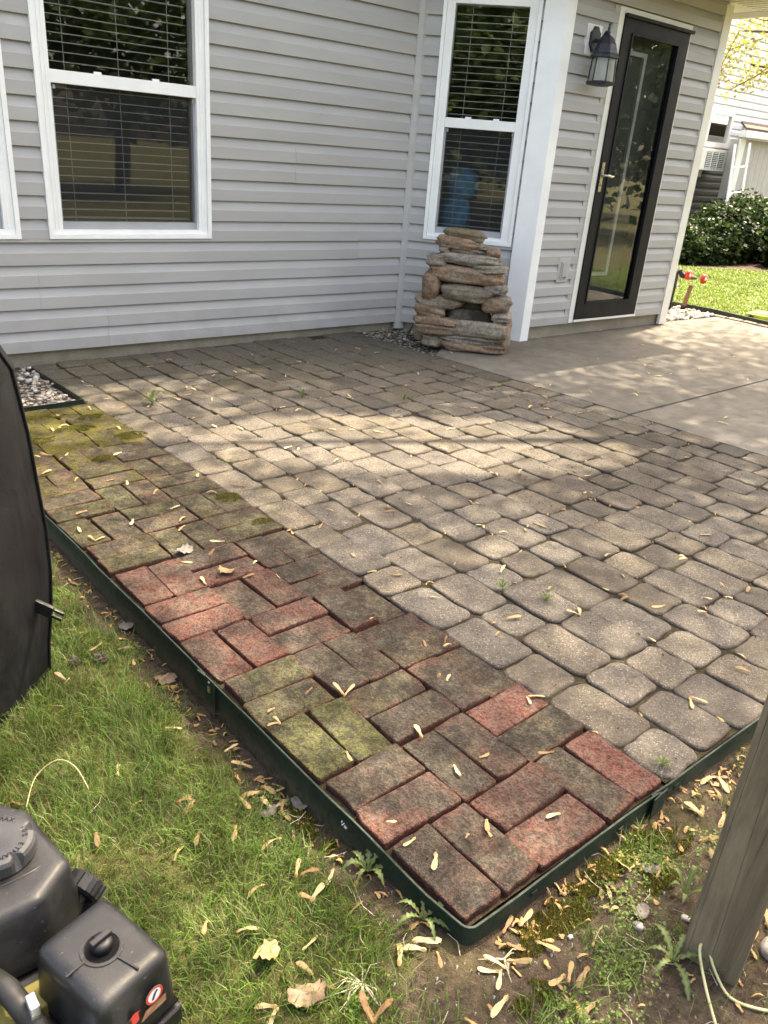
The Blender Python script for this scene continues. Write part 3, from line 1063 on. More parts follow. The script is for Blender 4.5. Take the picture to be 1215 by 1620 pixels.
# corner trims
tr = MB().prism([(4.060, 3.640), (3.990, 3.724), (3.962, 3.702), (4.045, 3.566), (4.135, 3.566), (4.135, 3.596), (4.068, 3.598)], -.004, 2.60)
o = tr.build('corner_post', M['trim']); o.parent = house; o.location = -HL
o = MB().prism([(5.985, 3.566), (6.092, 3.566), (6.092, 3.71), (6.045, 3.71), (6.042, 3.598), (5.985, 3.596)], .012, 2.60).build('corner_post', M['cream']); o.parent = house; o.location = -HL
o = MB().prism([(3.405, 4.372), (3.432, 4.350), (3.478, 4.350), (3.486, 4.362), (3.448, 4.400), (3.405, 4.396)], -.012, 2.60).build('inside_corner_trim', M['greytrim']); o.parent = house; o.location = -HL


def make_window(name, origin, rz, w, blind=True):
    u0, u1, z0, z1 = w
    root = MB()
    cw, pr = .026, .034
    # outer casing with a stepped edge
    for a, b, c, d in ((u0, u0 + cw, z0, z1), (u1 - cw, u1, z0, z1), (u0 + cw, u1 - cw, z0, z0 + cw), (u0 + cw, u1 - cw, z1 - cw, z1)):
        root.box(a, b, -pr, .10, c, d)
    wn = root.build('window', M['trim'], bevel=.003)
    wn.parent = house; wn.location = Vector(origin) - HL; wn.rotation_euler = (0, 0, rz)
    i0, i1, k0, k1 = u0 + cw + .001, u1 - cw - .001, z0 + cw + .001, z1 - cw - .001
    fw_ = .058
    f = MB()
    for a, b, c, d in ((i0, i0 + fw_, k0, k1), (i1 - fw_, i1, k0, k1), (i0 + fw_, i1 - fw_, k0, k0 + .024), (i0 + fw_, i1 - fw_, k1 - .05, k1)):
        f.box(a, b, -.020, .09, c, d)
    f.build('window_frame', M['trim'], wn, bevel=.002)
    for a in (i0 + .013, i1 - .013 - .004, i0 + .034, i1 - .034 - .004):
        box('frame_groove', M['trim'], wn, a, a + .004, -.024, -.0195, k0 + .03, k1 - .02)
    s0, s1 = i0 + fw_ + .0005, i1 - fw_ - .0005
    zm = 1.553 if origin is W1O else 1.538
    box('meeting_rail', M['trim'], wn, s0, s1, -.016, .06, zm - .033, zm + .033, .003)
    box('bottom_rail', M['sashgrey'], wn, s0, s1, .012, .06, k0 + .0245, k0 + .068, .003)
    for a, b in ((s0, s0 + .013), (s1 - .013, s1)): box('sash_stile', M['sashgrey'], wn, a, b, .008, .055, k0 + .069, zm - .0335)
    for a in (s0 + .005, s1 - .030): box('screen_clip', M['sashgrey'], wn, a + .012, a + .025, .003, .007, zm - .062, zm - .040)
    for t in (.32, .72): box('sash_lock', M['trim'], wn, s0 + (s1 - s0) * t - .022, s0 + (s1 - s0) * t + .022, .012, .03, zm + .034, zm + .046, .003)
    for a, b, y in ((zm + .033, k1 - .05, .022), (k0 + .068, zm - .033, .040)):
        pane = pydata('pane', [(s0, y, a), (s1, y, a), (s1, y, b), (s0, y, b)], [(0, 1, 2, 3)])
        link('pane', pane, wn, mat=M['glass'])
    scr = pydata('insect_screen', [(s0 + .013, .006, k0 + .068), (s1 - .013, .006, k0 + .068), (s1 - .013, .006, zm - .033), (s0 + .013, .006, zm - .033)], [(0, 1, 2, 3)])
    link('insect_screen', scr, wn, mat=M['screen'])
    if blind:
        ym, n = .125, int((k1 - k0 - .10) / .046)
        sl = MB().box(s0 + .006, s1 - .006, -.023, .023, -.0014, .0014).mesh('slat')
        sl.materials.append(M['slat'])
        for j in range(n):
            link('slat', sl, wn, (0, ym, k0 + .085 + j * .046), (math.radians(random.gauss(1, 1.6)), random.gauss(0, .002), 0))
        for t in (.14, .5, .86) if u1 - u0 > .9 else (.22, .78):
            x = s0 + (s1 - s0) * t
            box('ladder_cord', M['cord_white'], wn, x - .0015, x + .0015, ym - .026, ym - .023, k0 + .06, k1 - .05)
    return wn


make_window('window', W1O, 0, WIN1)
make_window('window', W1O, 0, WIN0)
make_window('window', W2O, W2R, WIN2)

# storm door
dt = MB()
d0, d1, dz0, dz1 = DOOR
dt.box(d0 - .012, d0 + .046, -.030, .10, dz0 - .010, dz1); dt.box(d1 - .012, d1 + .010, -.030, .10, dz0 + .004, dz1 - .03)
dt.box(d0 + .047, d1 + .010, -.032, .10, dz1 - .036, dz1)
o = dt.build('door_trim', M['cream'], bevel=.003); o.parent = house; o.location = Vector(W3O) - HL
o = MB().box(d0 - .062, d0 - .013, -.020, .03, dz0 - .020, dz1).build('trim_strip', M['greytrim']); o.parent = house; o.location = Vector(W3O) - HL
a0, a1, b0, b1 = d0 + .047, d1 - .013, dz0 + .014, dz1 - .040
sd = MB()
sd.box(a0, a0 + .108, -.040, .008, b0, b1); sd.box(a1 - .128, a1, -.040, .008, b0, b1)
sd.box(a0 + .108, a1 - .128, -.040, .008, b0, b0 + .125); sd.box(a0 + .108, a1 - .128, -.040, .008, b1 - .108, b1)
door = sd.build('door', M['black_paint'], bevel=.003); door.parent = house; door.location = Vector(W3O) - HL
g0, g1, h0, h1 = a0 + .108, a1 - .128, b0 + .125, b1 - .108
link('pane', pydata('pane', [(g0, -.018, h0), (g1, -.018, h0), (g1, -.018, h1), (g0, -.018, h1)], [(0, 1, 2, 3)]), door, mat=M['glass_door'])
bd = MB()
for q in ((g0, g0 + .014, h0, h1), (g1 - .014, g1, h0, h1), (g0 + .014, g1 - .014, h0, h0 + .014), (g0 + .014, g1 - .014, h1 - .014, h1)): bd.box(q[0], q[1], -.047, -.020, q[2], q[3])
bd.build('glazing_bead', M['black_paint'], door)
box('header_cap', M['black_paint'], door, a0 - .002, a1 + .028, -.058, -.041, b1 - .02, b1 + .003, .002)
box('threshold', M['cream'], door, a0, a1 + .01, -.045, .10, b0 - .018, b0 - .001, .002)
hp = MB().box(.018, .050, -.0465, -.0402, 1.14, 1.355).build('handle_plate', M['nickel'], door, bevel=.004); hp.location = (a0, 0, 0)
hv = MB().tube([(a0 + .034, -.046, 1.262), (a0 + .034, -.085, 1.262), (a0 + .060, -.090, 1.263), (a0 + .105, -.088, 1.255), (a0 + .135, -.086, 1.262)], [.011, .010, .010, .009, .006], 8)
hv.build('handle', M['nickel'], door, smooth=True)
# inner door with its pale glazing frame
box('inner_door', M['room'], door, a0 + .01, a1 - .01, .10, .14, b0, b1)
idm = MB()
for q in ((4.90, 4.93, .47, 2.15), (5.15, 5.185, .47, 2.15), (4.93, 5.15, .47, .50), (4.93, 5.15, 2.12, 2.15)): idm.box(q[0], q[1], .075, .099, q[2], q[3])
idm.build('inner_frame', M['trim'], door)
box('inner_jamb', M['greytrim'], door, 5.40, 5.43, .03, .099, .16, 2.30)

# eaves, soffit and roof
def hpart(name, mb, mat, **k):
    o = mb.build(name, mat, **k); o.parent = house; o.location = -HL
    return o


hpart('soffit', MB().prism([(-3.4, 4.20), (3.35, 4.20), (3.85, 3.30), (6.50, 3.18), (6.50, 9.3), (-3.4, 9.3)], 2.622, 2.64), M['soffit'])
ridg = MB()
for k in range(34):
    ridg.box(3.85 + k * .078, 3.853 + k * .078, 3.22, 3.56, 2.616, 2.6215)
hpart('soffit_rib', ridg, M['soffit'])
hpart('fascia', MB().box(3.70, 6.52, 3.14, 3.175, 2.58, 2.78), M['soffit'])
hpart('fascia', MB().box(-3.4, 3.33, 4.16, 4.195, 2.58, 2.78), M['soffit'])
hpart('fascia', MB().prism([(3.33, 4.16), (3.83, 3.24), (3.86, 3.26), (3.36, 4.18)], 2.58, 2.78), M['soffit'])
hpart('fascia', MB().box(6.505, 6.54, 3.18, 9.3, 2.58, 2.78), M['soffit'])
gut = MB()
gut.prism([(0, 0)] * 0 or [(6.545, 3.05), (6.66, 3.05), (6.66, 9.3), (6.545, 9.3)], 2.62, 2.74)
hpart('gutter', gut, M['trim'], bevel=.02)
rf = MB().add([(-3.5, 4.12, 2.80), (3.3, 4.12, 2.80), (3.72, 3.1, 2.72), (6.7, 3.1, 2.72), (6.7, 6.3, 4.0), (-3.5, 6.3, 4.0), (6.7, 9.4, 2.75), (-3.5, 9.4, 2.75)],
              [(0, 1, 5), (1, 2, 3, 4), (1, 4, 5), (4, 6, 7, 5)])
hpart('roof', rf, M['shingle'])
hpart('gable', MB().prism([(6.48, 3.2), (6.50, 3.2), (6.50, 9.3), (6.48, 9.3)], 2.64, 2.79), M['siding'])
gb = MB().add([(6.49, 3.3, 2.78), (6.49, 9.2, 2.78), (6.49, 6.3, 3.96)], [(0, 1, 2)])
hpart('gable', gb, M['siding'])

# ------------------------------------------------------------------ steel lawn edging
def EX(y): return X0(y) - 0.014


def ztop(p): return 0.006 + .003 * mnoise.noise(Vector((p.x * 4, p.y * 4, 9)))
def zbot(p): return gh(p.x - .03, p.y - .03) - .05


YJ = 0.985
path = [(EX(3.45 - k * .1) - .002, 3.45 - k * .1) for k in range(25)] + [(EX(YJ - .03) - .004, YJ - .03)]
e1 = sweep('edging_strip', path, zbot, ztop, .003, M['edging'])
tag(e1, 'dark green steel edging strip along the mossy far part of the brick border', 'edging')
path = [(EX(YJ) - .010, YJ)] + [(EX(y) - .004, y) for y in np.arange(YJ - .06, .05, -.06)]
cc = (0.004, 0.004)
path += [(cc[0] - .022 * math.cos(a), cc[1] - .022 * math.sin(a)) for a in np.linspace(0, PI / 2, 7)]
path += [(x, -.017) for x in np.arange(.06, .60, .06)] + [(.615, -.021)]
e2 = sweep('edging_strip', path, zbot, ztop, .003, M['edging'])
tag(e2, 'dark green steel edging strip bent around the near brick corner', 'edging')
path = [(.585, -.012)] + [(x, -.013) for x in np.arange(.66, 3.3, .1)]
e3 = sweep('edging_strip', path, zbot, ztop, .003, M['edging'])
tag(e3, 'grey green steel edging strip along the pavers behind the wooden post', 'edging')
# joint tabs and slots
tb = MB().box(-.002, .002, -.022, .022, -.075, .030).build('joint_tab', M['edging'], e2, (EX(YJ) - .022 + .004, YJ - .085, 0), (0, 0, math.radians(2)), bevel=.0008)
MB().box(-.0008, .0008, -.006, .006, -.009, .009).build('tab_slot', M['steel'], tb, (-.0026, 0, -.004))
MB().box(-.0008, .0008, -.0025, .0025, -.0025, .0025).build('tab_hole', M['cord_white'], tb, (-.0026, 0, .020))
MB().box(-.03, .03, -.0015, .0015, -.06, .010).build('joint_tab', M['edging'], e2, (.60, -.026, 0), (0, 0, .08), bevel=.0006)
for x in (.66, .69): MB().box(-.009, .009, -.001, .001, -.006, .006).build('slot', M['rubber'], e3, (x, -.0165, -.022))
for x in (.17, .46): MB().box(-.009, .009, -.001, .001, -.005, .005).build('slot', M['rubber'], e2, (x, -.0215, -.020))
gz = lambda p: -.10
e4 = sweep('edging_strip', [(-1.6, 3.47), (-.4, 3.475), (.40, 3.49), (.53, 3.505)], gz, lambda p: -.012, .004, M['edging'])
tag(e4, 'short green edging strip between the white pebbles and mossy bricks', 'edging')
e5 = sweep('edging_strip', [(.545, 3.49), (.53, 3.8), (.50, 4.30)], gz, lambda p: -.026, .004, M['black_edging'])
tag(e5, 'dark edging strip between the white pebbles and the pavers', 'edging')
e6 = sweep('edging_strip', [(6.3, 4.75), (7.0, 4.42), (7.22, 4.25), (7.30, 3.8), (7.22, 3.1), (7.16, 2.4), (7.15, 0)], gz, lambda p: .045, .012, M['black_edging'])
tag(e6, 'black edging strip between the concrete slab and the sunny lawn', 'edging')
for k in range(6):
    s = MB().box(-.05, .05, -.075, .075, -.08, .0).build('edging_stone', M['concrete'], None, (7.155 + .02 * math.sin(k) + .02, 3.62 - k * .165, .012), (0, 0, random.gauss(0, .08)), bevel=.018)
    tag(s, ['first', 'second', 'third', 'fourth', 'fifth', 'sixth'][k] + ' rounded edging block from the pebbles along the black strip', 'stone', 'edging blocks along the slab')


# ------------------------------------------------------------------ pebbles
pm = []
for k in range(8):
    me = rock_mesh('pebble', 1.0, random.uniform(.65, .9), random.uniform(.45, .65), 60 + k, .16, 0, 2, 2.3)
    me.materials.append(M['pebble']); pm.append(me)
PCOL = [(.42, .39, .34), (.30, .27, .23), (.52, .50, .47), (.22, .20, .18), (.34, .27, .19), (.16, .15, .145), (.44, .37, .30), (.27, .255, .255)]


def gravel(name, label, poly, z, n_parts, n_rest, size, test, lo, hi):
    bed = empty(name, (0, 0, 0), kind='structure', label=label)
    link('gravel_base', pydata('gravel_base', [(x, y, z - .012) for x, y in poly], [tuple(range(len(poly)))]), bed, mat=M['pebble_bed'])
    mb = MB(); c = 0; tries = 0
    while c < n_parts + n_rest and tries < 40000:
        tries += 1
        x, y = random.uniform(lo[0], hi[0]), random.uniform(lo[1], hi[1])
        if not test(x, y): continue
        s = size * random.uniform(.6, 1.5)
        me = pm[random.randrange(8)]
        eul = (random.gauss(0, .35), random.gauss(0, .35), random.uniform(0, 6.28))
        loc = (x, y, z + random.uniform(-.008, .012))
        if c < n_parts:
            o = link('pebble', me, bed, loc, eul); o.scale = (s, s, s); o.color = random.choice(PCOL) + (1,)
        else:
            mt = Matrix.Translation(loc) @ Matrix.Rotation(eul[2], 4, 'Z') @ Matrix.Rotation(eul[0], 4, 'X') @ Matrix.Scale(s * .9, 4)
            mb.add([mt @ v.co for v in me.vertices], [tuple(p.vertices) for p in me.polygons])
        c += 1
    if mb.v:
        o = mb.build('small_pebbles', M['pebble'], bed, smooth=True); o['kind'] = 'stuff'; o.color = (.40, .36, .31, 1)
    return bed


gravel('pebble_bed', 'white and tan pebbles against the foundation beside the pavers', [(-1.6, 3.48), (.53, 3.51), (.50, 4.42), (-1.6, 4.42)], -.045, 260, 260, .027,
       lambda x, y: x < .515 and y > 3.50, (-.55, 3.50), (.52, 4.40))
gravel('pebble_bed', 'grey pebbles around the house corner by the black edging', [(6.08, 3.66), (7.13, 3.70), (7.20, 4.25), (6.4, 4.7), (6.1, 4.7)], .0, 160, 120, .055,
       lambda x, y: y < 4.28 - (x - 7.05) * .3 if x > 6.9 else True, (6.08, 3.68), (7.2, 4.3))
gravel('pebble_bed', 'few grey pebbles in the wall corner behind the fountain', [(2.98, 3.6), (3.10, 3.52), (3.66, 4.0), (3.46, 4.40), (2.95, 4.40)], -.016, 18, 10, .024,
       lambda x, y: y > 3.85 + (x - 3.0) * .4 and x + .8 * y < 6.95, (2.99, 3.6), (3.55, 4.38))

# ------------------------------------------------------------------ rock fountain
FT = Vector((.64, -.77, 0)).normalized(); FN = Vector((-FT.y, FT.x, 0)) * -1     # FN points out, toward the patio
if FN.dot(Vector((-1, -1, 0))) < 0: FN = -FN
FP = Vector((3.345, 3.43, 0))
fz = math.atan2(FT.y, FT.x)
fount = empty('rock_fountain', FP, fz, 'tiered brown and grey rock fountain standing below the narrow window', 'fountain')
BR, GR, SHADE, BL = (0.3313, 0.2163, 0.1381), (0.359, 0.2899, 0.2163), (0.05522, 0.04326, 0.03498), (0.3498, 0.2991, 0.2485)
# s0, s1, z0, z1, front (m toward viewer, + = out), depth, colour, roll
STONES = [
    (-.24, .245, -.01, .075, .02, .34, BR, 0), (-.245, .19, .055, .118, .012, .30, BL, 0), (-.37, -.20, -.005, .10, -.01, .26, GR, 0),
    (.165, .275, .0, .24, -.03, .30, BR, 0), (-.16, .235, .108, .222, .030, .10, GR, .0), (-.41, -.12, .10, .170, .035, .12, BR, .0), (-.425, -.125, .165, .225, .030, .12, BR, .02),
    (-.43, -.22, .215, .292, .015, .14, BR, .12), (-.44, -.30, .02, .26, -.08, .22, GR, 0), (.13, .265, .225, .295, -.03, .22, BL, 0),
    (-.43, -.12, .275, .375, -.06, .18, GR, .06), (.04, .245, .29, .405, -.03, .18, BR, -.08), (.05, .205, .425, .490, -.03, .17, BL, -.05),
    (-.405, -.275, .34, .52, -.03, .17, BR, .0), (-.265, .10, .352, .462, -.005, .22, GR, .02), (-.355, .155, .475, .585, -.02, .22, BR, .03),
    (-.05, .19, .558, .615, -.03, .18, GR, -.03), (-.39, -.25, .575, .655, -.06, .16, BL, .04), (-.30, .105, .598, .678, -.05, .20, BL, .03),
    (.015, .125, .655, .722, -.11, .14, BR, .0), (-.235, .01, .665, .715, -.10, .15, GR, .02), (-.315, -.235, .672, .716, -.09, .13, BL, 0), (-.035, .025, .71, .75, -.09, .10, GR, 0),
    (-.33, -.025, .702, .785, -.08, .20, BR, .05), (-.28, -.004, .762, .835, -.09, .17, (.26, .19, .11), .06),
    (-.30, .06, .0, .62, -.17, .10, SHADE, 0), (-.20, .12, .12, .28, -.12, .08, SHADE, 0)]  # dark backing blocks, coloured for the shade in the recesses between tiers
for k, (s0, s1, z0, z1, fr, dep, colr, roll) in enumerate(STONES):
    me = rock_mesh('stone', (s1 - s0) * 1.06, dep, (z1 - z0) * 1.05, 100 + k * 1.37, .13, .10, 7, 3.6)
    me.materials.append(M['stone'])
    o = link('stone', me, fount, ((s0 + s1) / 2, -(fr - dep / 2), (z0 + z1) / 2 + .008), (0, roll, random.gauss(0, .03)))
    v = random.uniform(.85, 1.15); o.color = tuple(x * v for x in colr) + (1,)
# local +y of the Empty points away from the patio
cbl = MB().tube([(3.36, 4.06, .05), (3.30, 4.02, .10), (3.22, 3.98, .05), (3.17, 3.94, .02), (3.22, 3.90, .025), (3.27, 3.95, .03), (3.20, 3.98, .03), (3.16, 3.90, .015), (3.24, 3.87, .012)], .006, 6)
tag(cbl.build('power_cable', M['rubber'], smooth=True), 'coiled black cable on the pebbles beside the fountain', 'cable')

# ------------------------------------------------------------------ wall lantern
lan = empty('wall_lantern', (4.372, 3.583, 2.14), 0, 'black carriage lantern mounted left of the storm door', 'lantern')
MB().box(-.083, .083, -.014, .012, -.095, .098).build('mounting_block', M['cream'], lan, bevel=.006)
pl_ = MB()
for k, (w_, z_) in enumerate(((.020, .085), (.045, .065), (.055, .0), (.040, -.055), (.018, -.078))): pass
pl_.prism([(-.018, .085), (.018, .085), (.030, .062), (.052, .045), (.052, -.030), (.036, -.052), (.020, -.078), (-.020, -.078), (-.036, -.052), (-.052, -.030), (-.052, .045), (-.030, .062)], .014, .034)
pl_.xf(Matrix.Rotation(PI / 2, 4, 'X'))
pl_.build('backplate', M['lantern'], lan, bevel=.006)
LY = -.135
MB().tube([(0, -.03, .0), (0, -.06, -.012), (0, -.09, .012), (0, -.115, .045), (0, LY, .050), (0, LY - .012, .040)], [.013, .011, .010, .010, .010, .008], 8).build('arm', M['lantern'], lan, smooth=True)
MB().lathe([(.004, .098), (.010, .090), (.006, .080), (.012, .070), (.009, .055), (.014, .045), (.012, .028)], 10, (0, LY, 0)).build('finial', M['lantern'], lan, smooth=True)
HX = 6
roofp = [(.012, .030), (.040, .012), (.068, -.030), (.086, -.085), (.100, -.100), (.100, -.114), (.086, -.118)]
hood = MB().lathe(roofp, HX, (0, LY, 0)); hood.build('hood', M['lantern'], lan)
zt, zb_ = -.118, -.268
for k in range(HX):
    a = 2 * PI * k / HX; a2 = 2 * PI * (k + 1) / HX
    p0 = (.083 * math.cos(a), LY + .083 * math.sin(a), zt); p1 = (.092 * math.cos(a), LY + .092 * math.sin(a), zb_)
    MB().tube([p0, p1], .0055, 6).build('cage_bar', M['lantern'], lan)
    q0 = (.079 * math.cos(a), LY + .079 * math.sin(a), zt); q1 = (.079 * math.cos(a2), LY + .079 * math.sin(a2), zt)
    q2 = (.088 * math.cos(a2), LY + .088 * math.sin(a2), zb_); q3 = (.088 * math.cos(a), LY + .088 * math.sin(a), zb_)
    link('glass_panel', pydata('glass_panel', [q0, q1, q2, q3], [(0, 1, 2, 3)]), lan, mat=M['lampglass'])
MB().lathe([(.060, -.292), (.098, -.284), (.104, -.268), (.092, -.262)], HX, (0, LY, 0)).build('base_ring', M['lantern'], lan)
MB().lathe([(.014, -.262), (.014, -.235), (.026, -.205), (.028, -.180), (.016, -.160), (.006, -.152)], 12, (0, LY, 0)).build('bulb', M['cord_white'], lan, smooth=True)

# outlet cover
ou = empty('outlet_cover', (4.455, 3.580, .545), 0, 'grey weatherproof outlet cover low on the siding beside the door', 'outlet cover')
MB().box(-.068, .068, -.010, .012, -.095, .095).build('flange', M['greytrim'], ou, bevel=.004)
MB().box(-.040, .040, -.017, -.0105, -.068, .068).build('lid_frame', M['greytrim'], ou, bevel=.003)
MB().box(-.026, .026, -.0235, -.0175, -.055, .055).build('lid', M['sashgrey'], ou, bevel=.004)
MB().box(.0, .022, -.026, -.0237, -.060, -.050).build('latch', M['rubber'], ou)

# added blue stand-in for the blue shape showing in the narrow window
bz = Vector(W2O) + Matrix.Rotation(W2R, 3, 'Z') @ Vector((.36, .32, 0))
bb = empty('blue_bundle', (bz.x, bz.y, .10), W2R, 'blurred blue cloth shape seen behind the blind of the narrow window', 'cloth')
me = rock_mesh('cloth', .26, .2, .24, 5, .1, 0, 4, 2.4); me.materials.append(M['blue_cloth']); link('upper_bulge', me, bb, (.03, 0, 1.02))
me = rock_mesh('cloth', .24, .2, .32, 6, .1, 0, 4, 2.6); me.materials.append(M['blue_cloth']); link('lower_bulge', me, bb, (0, 0, .78))
MB().box(-.2, .2, -.2, .2, 0, .64).build('stand', M['room'], bb, bevel=.01)

# ------------------------------------------------------------------ wooden post
B_ = Vector((.345, -.370)); tdir = Vector((.966, .259)); ndir = Vector((-.259, .966))
pc = B_ + tdir * .05 + ndir * .053
post = MB().box(-.05, .05, -.053, .053, -.25, 1.35)
po = post.build('wooden_post', M['wood'], None, (pc.x, pc.y, -.02), (0, 0, math.atan2(tdir.y, tdir.x)), bevel=.006)
tag(po, 'weathered grey wooden post standing in the soil at the right edge', 'post')
po.rotation_euler = (0, 0, math.atan2(tdir.y, tdir.x))


# ------------------------------------------------------------------ black vinyl cover (buckle on its side)
cov = empty('grill_cover', (-.842, 1.198, -.092), math.radians(44), 'black vinyl equipment cover with a loose buckle standing on the lawn', 'cover')


def cover_ring(z, hx, hy, r, n=10):
    pts = []
    for cx, cy, a0 in ((hx - r, hy - r, 0), (-hx + r, hy - r, 90), (-hx + r, -hy + r, 180), (hx - r, -hy + r, 270)):
        for k in range(n):
            a = math.radians(a0 + 90 * k / (n - 1)); pts.append((cx + r * math.cos(a), cy + r * math.sin(a), z))
    return pts


rings = []
for z, g_ in ((.0, .0), (.015, .004), (.10, .010), (.20, .022), (.32, .028), (.45, .032), (.55, .026), (.72, .022), (.88, .010), (.99, -.025), (1.06, -.08), (1.10, -.18)):
    rings.append(cover_ring(z, .47 + g_, .25 + g_, .055 + max(0, .06 * (z - .3)), 14))
vs = []
for k, rg in enumerate(rings):
    for j, p in enumerate(rg):
        n_ = (mnoise.noise(Vector((p[0] * 7, p[1] * 7, p[2] * 3))) * .014 + mnoise.noise(Vector((p[0] * 16, p[1] * 16, p[2] * 5 + 3))) * .007) * min(1, k / 2)
        q = Vector((p[0], p[1], 0)); q = q * (1 + n_ / max(.2, q.length))
        vs.append((q.x, q.y, p[2] + (.012 * mnoise.noise(Vector((p[0] * 5, p[1] * 5, 4))) if k == 0 else 0)))
N = len(rings[0])
fs = [(i * N + j, i * N + (j + 1) % N, (i + 1) * N + (j + 1) % N, (i + 1) * N + j) for i in range(len(rings) - 1) for j in range(N)] + [tuple((len(rings) - 1) * N + j for j in range(N))]
link('cover_shell', pydata('cover_shell', vs, fs, True), cov, mat=M['vinyl'])
sp = [(vs[i * N + 43][0] * 1.006, vs[i * N + 43][1] * 1.012, vs[i * N + 43][2]) for i in range(len(rings))]
MB().tube(sp, .0035, 6).build('seam', M['vinyl'], cov, smooth=True)
hp_ = [(vs[j][0] * 1.004, vs[j][1] * 1.008, vs[j][2] + .004) for j in range(N)] + [(vs[0][0] * 1.004, vs[0][1] * 1.008, vs[0][2] + .004)]
MB().tube(hp_, .006, 6).build('hem', M['vinyl'], cov, smooth=True)
bw = Matrix.Rotation(-math.radians(44), 3, 'Z') @ (Vector((-.392, 1.268, .17)) - Vector((-.842, 1.198, -.092)))
bk = empty('buckle', bw, math.radians(-84.6), parent=cov)
bkm = MB().box(.0, .055, -.006, .006, -.017, .017)
bkm.build('buckle_body', M['black_gloss'], bk, (0, 0, 0), (0, math.radians(24), 0), bevel=.003)
pr_ = MB().box(.056, .085, -.004, .004, .006, .014); pr_.build('prong', M['black_gloss'], bk, (0, 0, 0), (0, math.radians(24), 0), bevel=.002)
pr_ = MB().box(.056, .085, -.004, .004, -.014, -.006); pr_.build('prong', M['black_gloss'], bk, (0, 0, 0), (0, math.radians(24), 0), bevel=.002)
MB().box(-.06, .0, -.004, .004, -.014, .014).build('strap', M['rubber'], bk, (0, 0, .0), (0, math.radians(10), 0), bevel=.002)

# ------------------------------------------------------------------ small petrol engine (bottom left corner)
EZ = gh(-.75, .1)
eng = empty('petrol_engine', (-.78, .13, EZ), 0, 'black small petrol engine with fuel cap and air filter box on the lawn', 'engine')
EO = Vector((-.78, .13, EZ))


def ep(name, mb, mat, bevel=0.0, smooth=False, seg=3, parent=None):
    """engine part given in world coordinates"""
    o = mb.build(name, mat, bevel=bevel, smooth=smooth, seg=seg)
    o.parent = parent or eng; o.location = -EO if parent is None else (0, 0, 0)
    return o


def tri_smooth(o):
    o.data.polygons.foreach_set('use_smooth', [True] * len(o.data.polygons))
    return o


# air filter box
fa = math.atan2(-.122, .033)       # direction of its long side
fc = Vector((-.660, .035, 0)); ft = .405
fmx = Matrix.Translation((fc.x, fc.y, 0)) @ Matrix.Rotation(fa, 4, 'Z')
fb = MB().add([(-.066, -.052, ft), (.066, -.052, ft), (.066, .052, ft), (-.066, .052, ft), (-.071, -.057, ft - .105), (.071, -.057, ft - .105), (.071, .057, ft - .105), (-.071, .057, ft - .105)],
              [(0, 1, 2, 3), (7, 6, 5, 4), (0, 4, 5, 1), (1, 5, 6, 2), (2, 6, 7, 3), (3, 7, 4, 0)]).xf(fmx)
fbo = tri_smooth(ep('air_filter_cover', fb, M['black_plastic'], bevel=.026, seg=6))
rg_ = MB().lathe([(.026, ft - .002), (.026, ft + .0015), (.0215, ft + .0015), (.0205, ft - .002)], 24).xf(fmx)
ep('knob_well', rg_, M['black_plastic'], parent=fbo)
ep('knob_seat', MB().lathe([(.0205, ft - .001), (.0205, ft + .0006)], 24).xf(fmx), M['print_dark'], parent=fbo)
kb = MB().lathe([(.013, ft + .0007), (.0135, ft + .010), (.012, ft + .014), (.006, ft + .0145)], 14).xf(fmx)
kbo = tri_smooth(ep('filter_knob', kb, M['black_gloss'], parent=fbo))
ep('knob_grip', MB().box(-.004, .004, -.014, .014, ft + .012, ft + .021).xf(fmx), M['black_gloss'], bevel=.002, parent=fbo)
ep('cover_rib', MB().box(.025, .058, -.0015, .0015, ft - .001, ft + .0022).xf(fmx @ Matrix.Rotation(.18, 4, 'Z')), M['black_plastic'], bevel=.001, parent=fbo)
ep('cover_rib', MB().box(-.0015, .0015, -.050, -.024, ft - .001, ft + .0018).xf(fmx), M['black_plastic'], bevel=.001, parent=fbo)
ep('filter_base', MB().box(-.074, .074, -.060, .060, ft - .135, ft - .1055).xf(fmx), M['black_gloss'], bevel=.006)
ep('cover_seam', MB().box(-.0705, .0705, -.0565, .0565, ft - .098, ft - .094).xf(fmx), M['print_dark'], bevel=.012, parent=fbo)
for sx_, sy_ in ((-.060, -.057), (.060, .057), (.0715, -.03)):
    ep('screw', MB().lathe([(.005, -.001), (.005, .002), (.003, .003)], 8).xf(fmx @ Matrix.Translation((sx_ * .96, sy_ * .96, ft - .103)) @ Matrix.Rotation(PI / 2, 4, 'X' if abs(sy_) > .05 else 'Y')), M['steel'], parent=fbo)
# warning sticker on the side that faces the viewer's right
stx = fmx @ Matrix.Translation((.0735, 0, ft - .052)) @ Matrix.Rotation(math.radians(-2.6), 4, 'Y') @ Matrix.Rotation(PI / 2, 4, 'Y') @ Matrix.Rotation(PI / 2, 4, 'Z')


def disc(r0, r1, c, z, sides=20):
    a = [(c[0] + r1 * math.cos(2 * PI * k / sides), c[1] + r1 * math.sin(2 * PI * k / sides), z) for k in range(sides)]
    mb = MB()
    if r0 <= 0: return mb.add(a, [tuple(range(sides))])
    b = [(c[0] + r0 * math.cos(2 * PI * k / sides), c[1] + r0 * math.sin(2 * PI * k / sides), z) for k in range(sides)]
    return mb.add(a + b, [(k, (k + 1) % sides, (k + 1) % sides + sides, k + sides) for k in range(sides)])


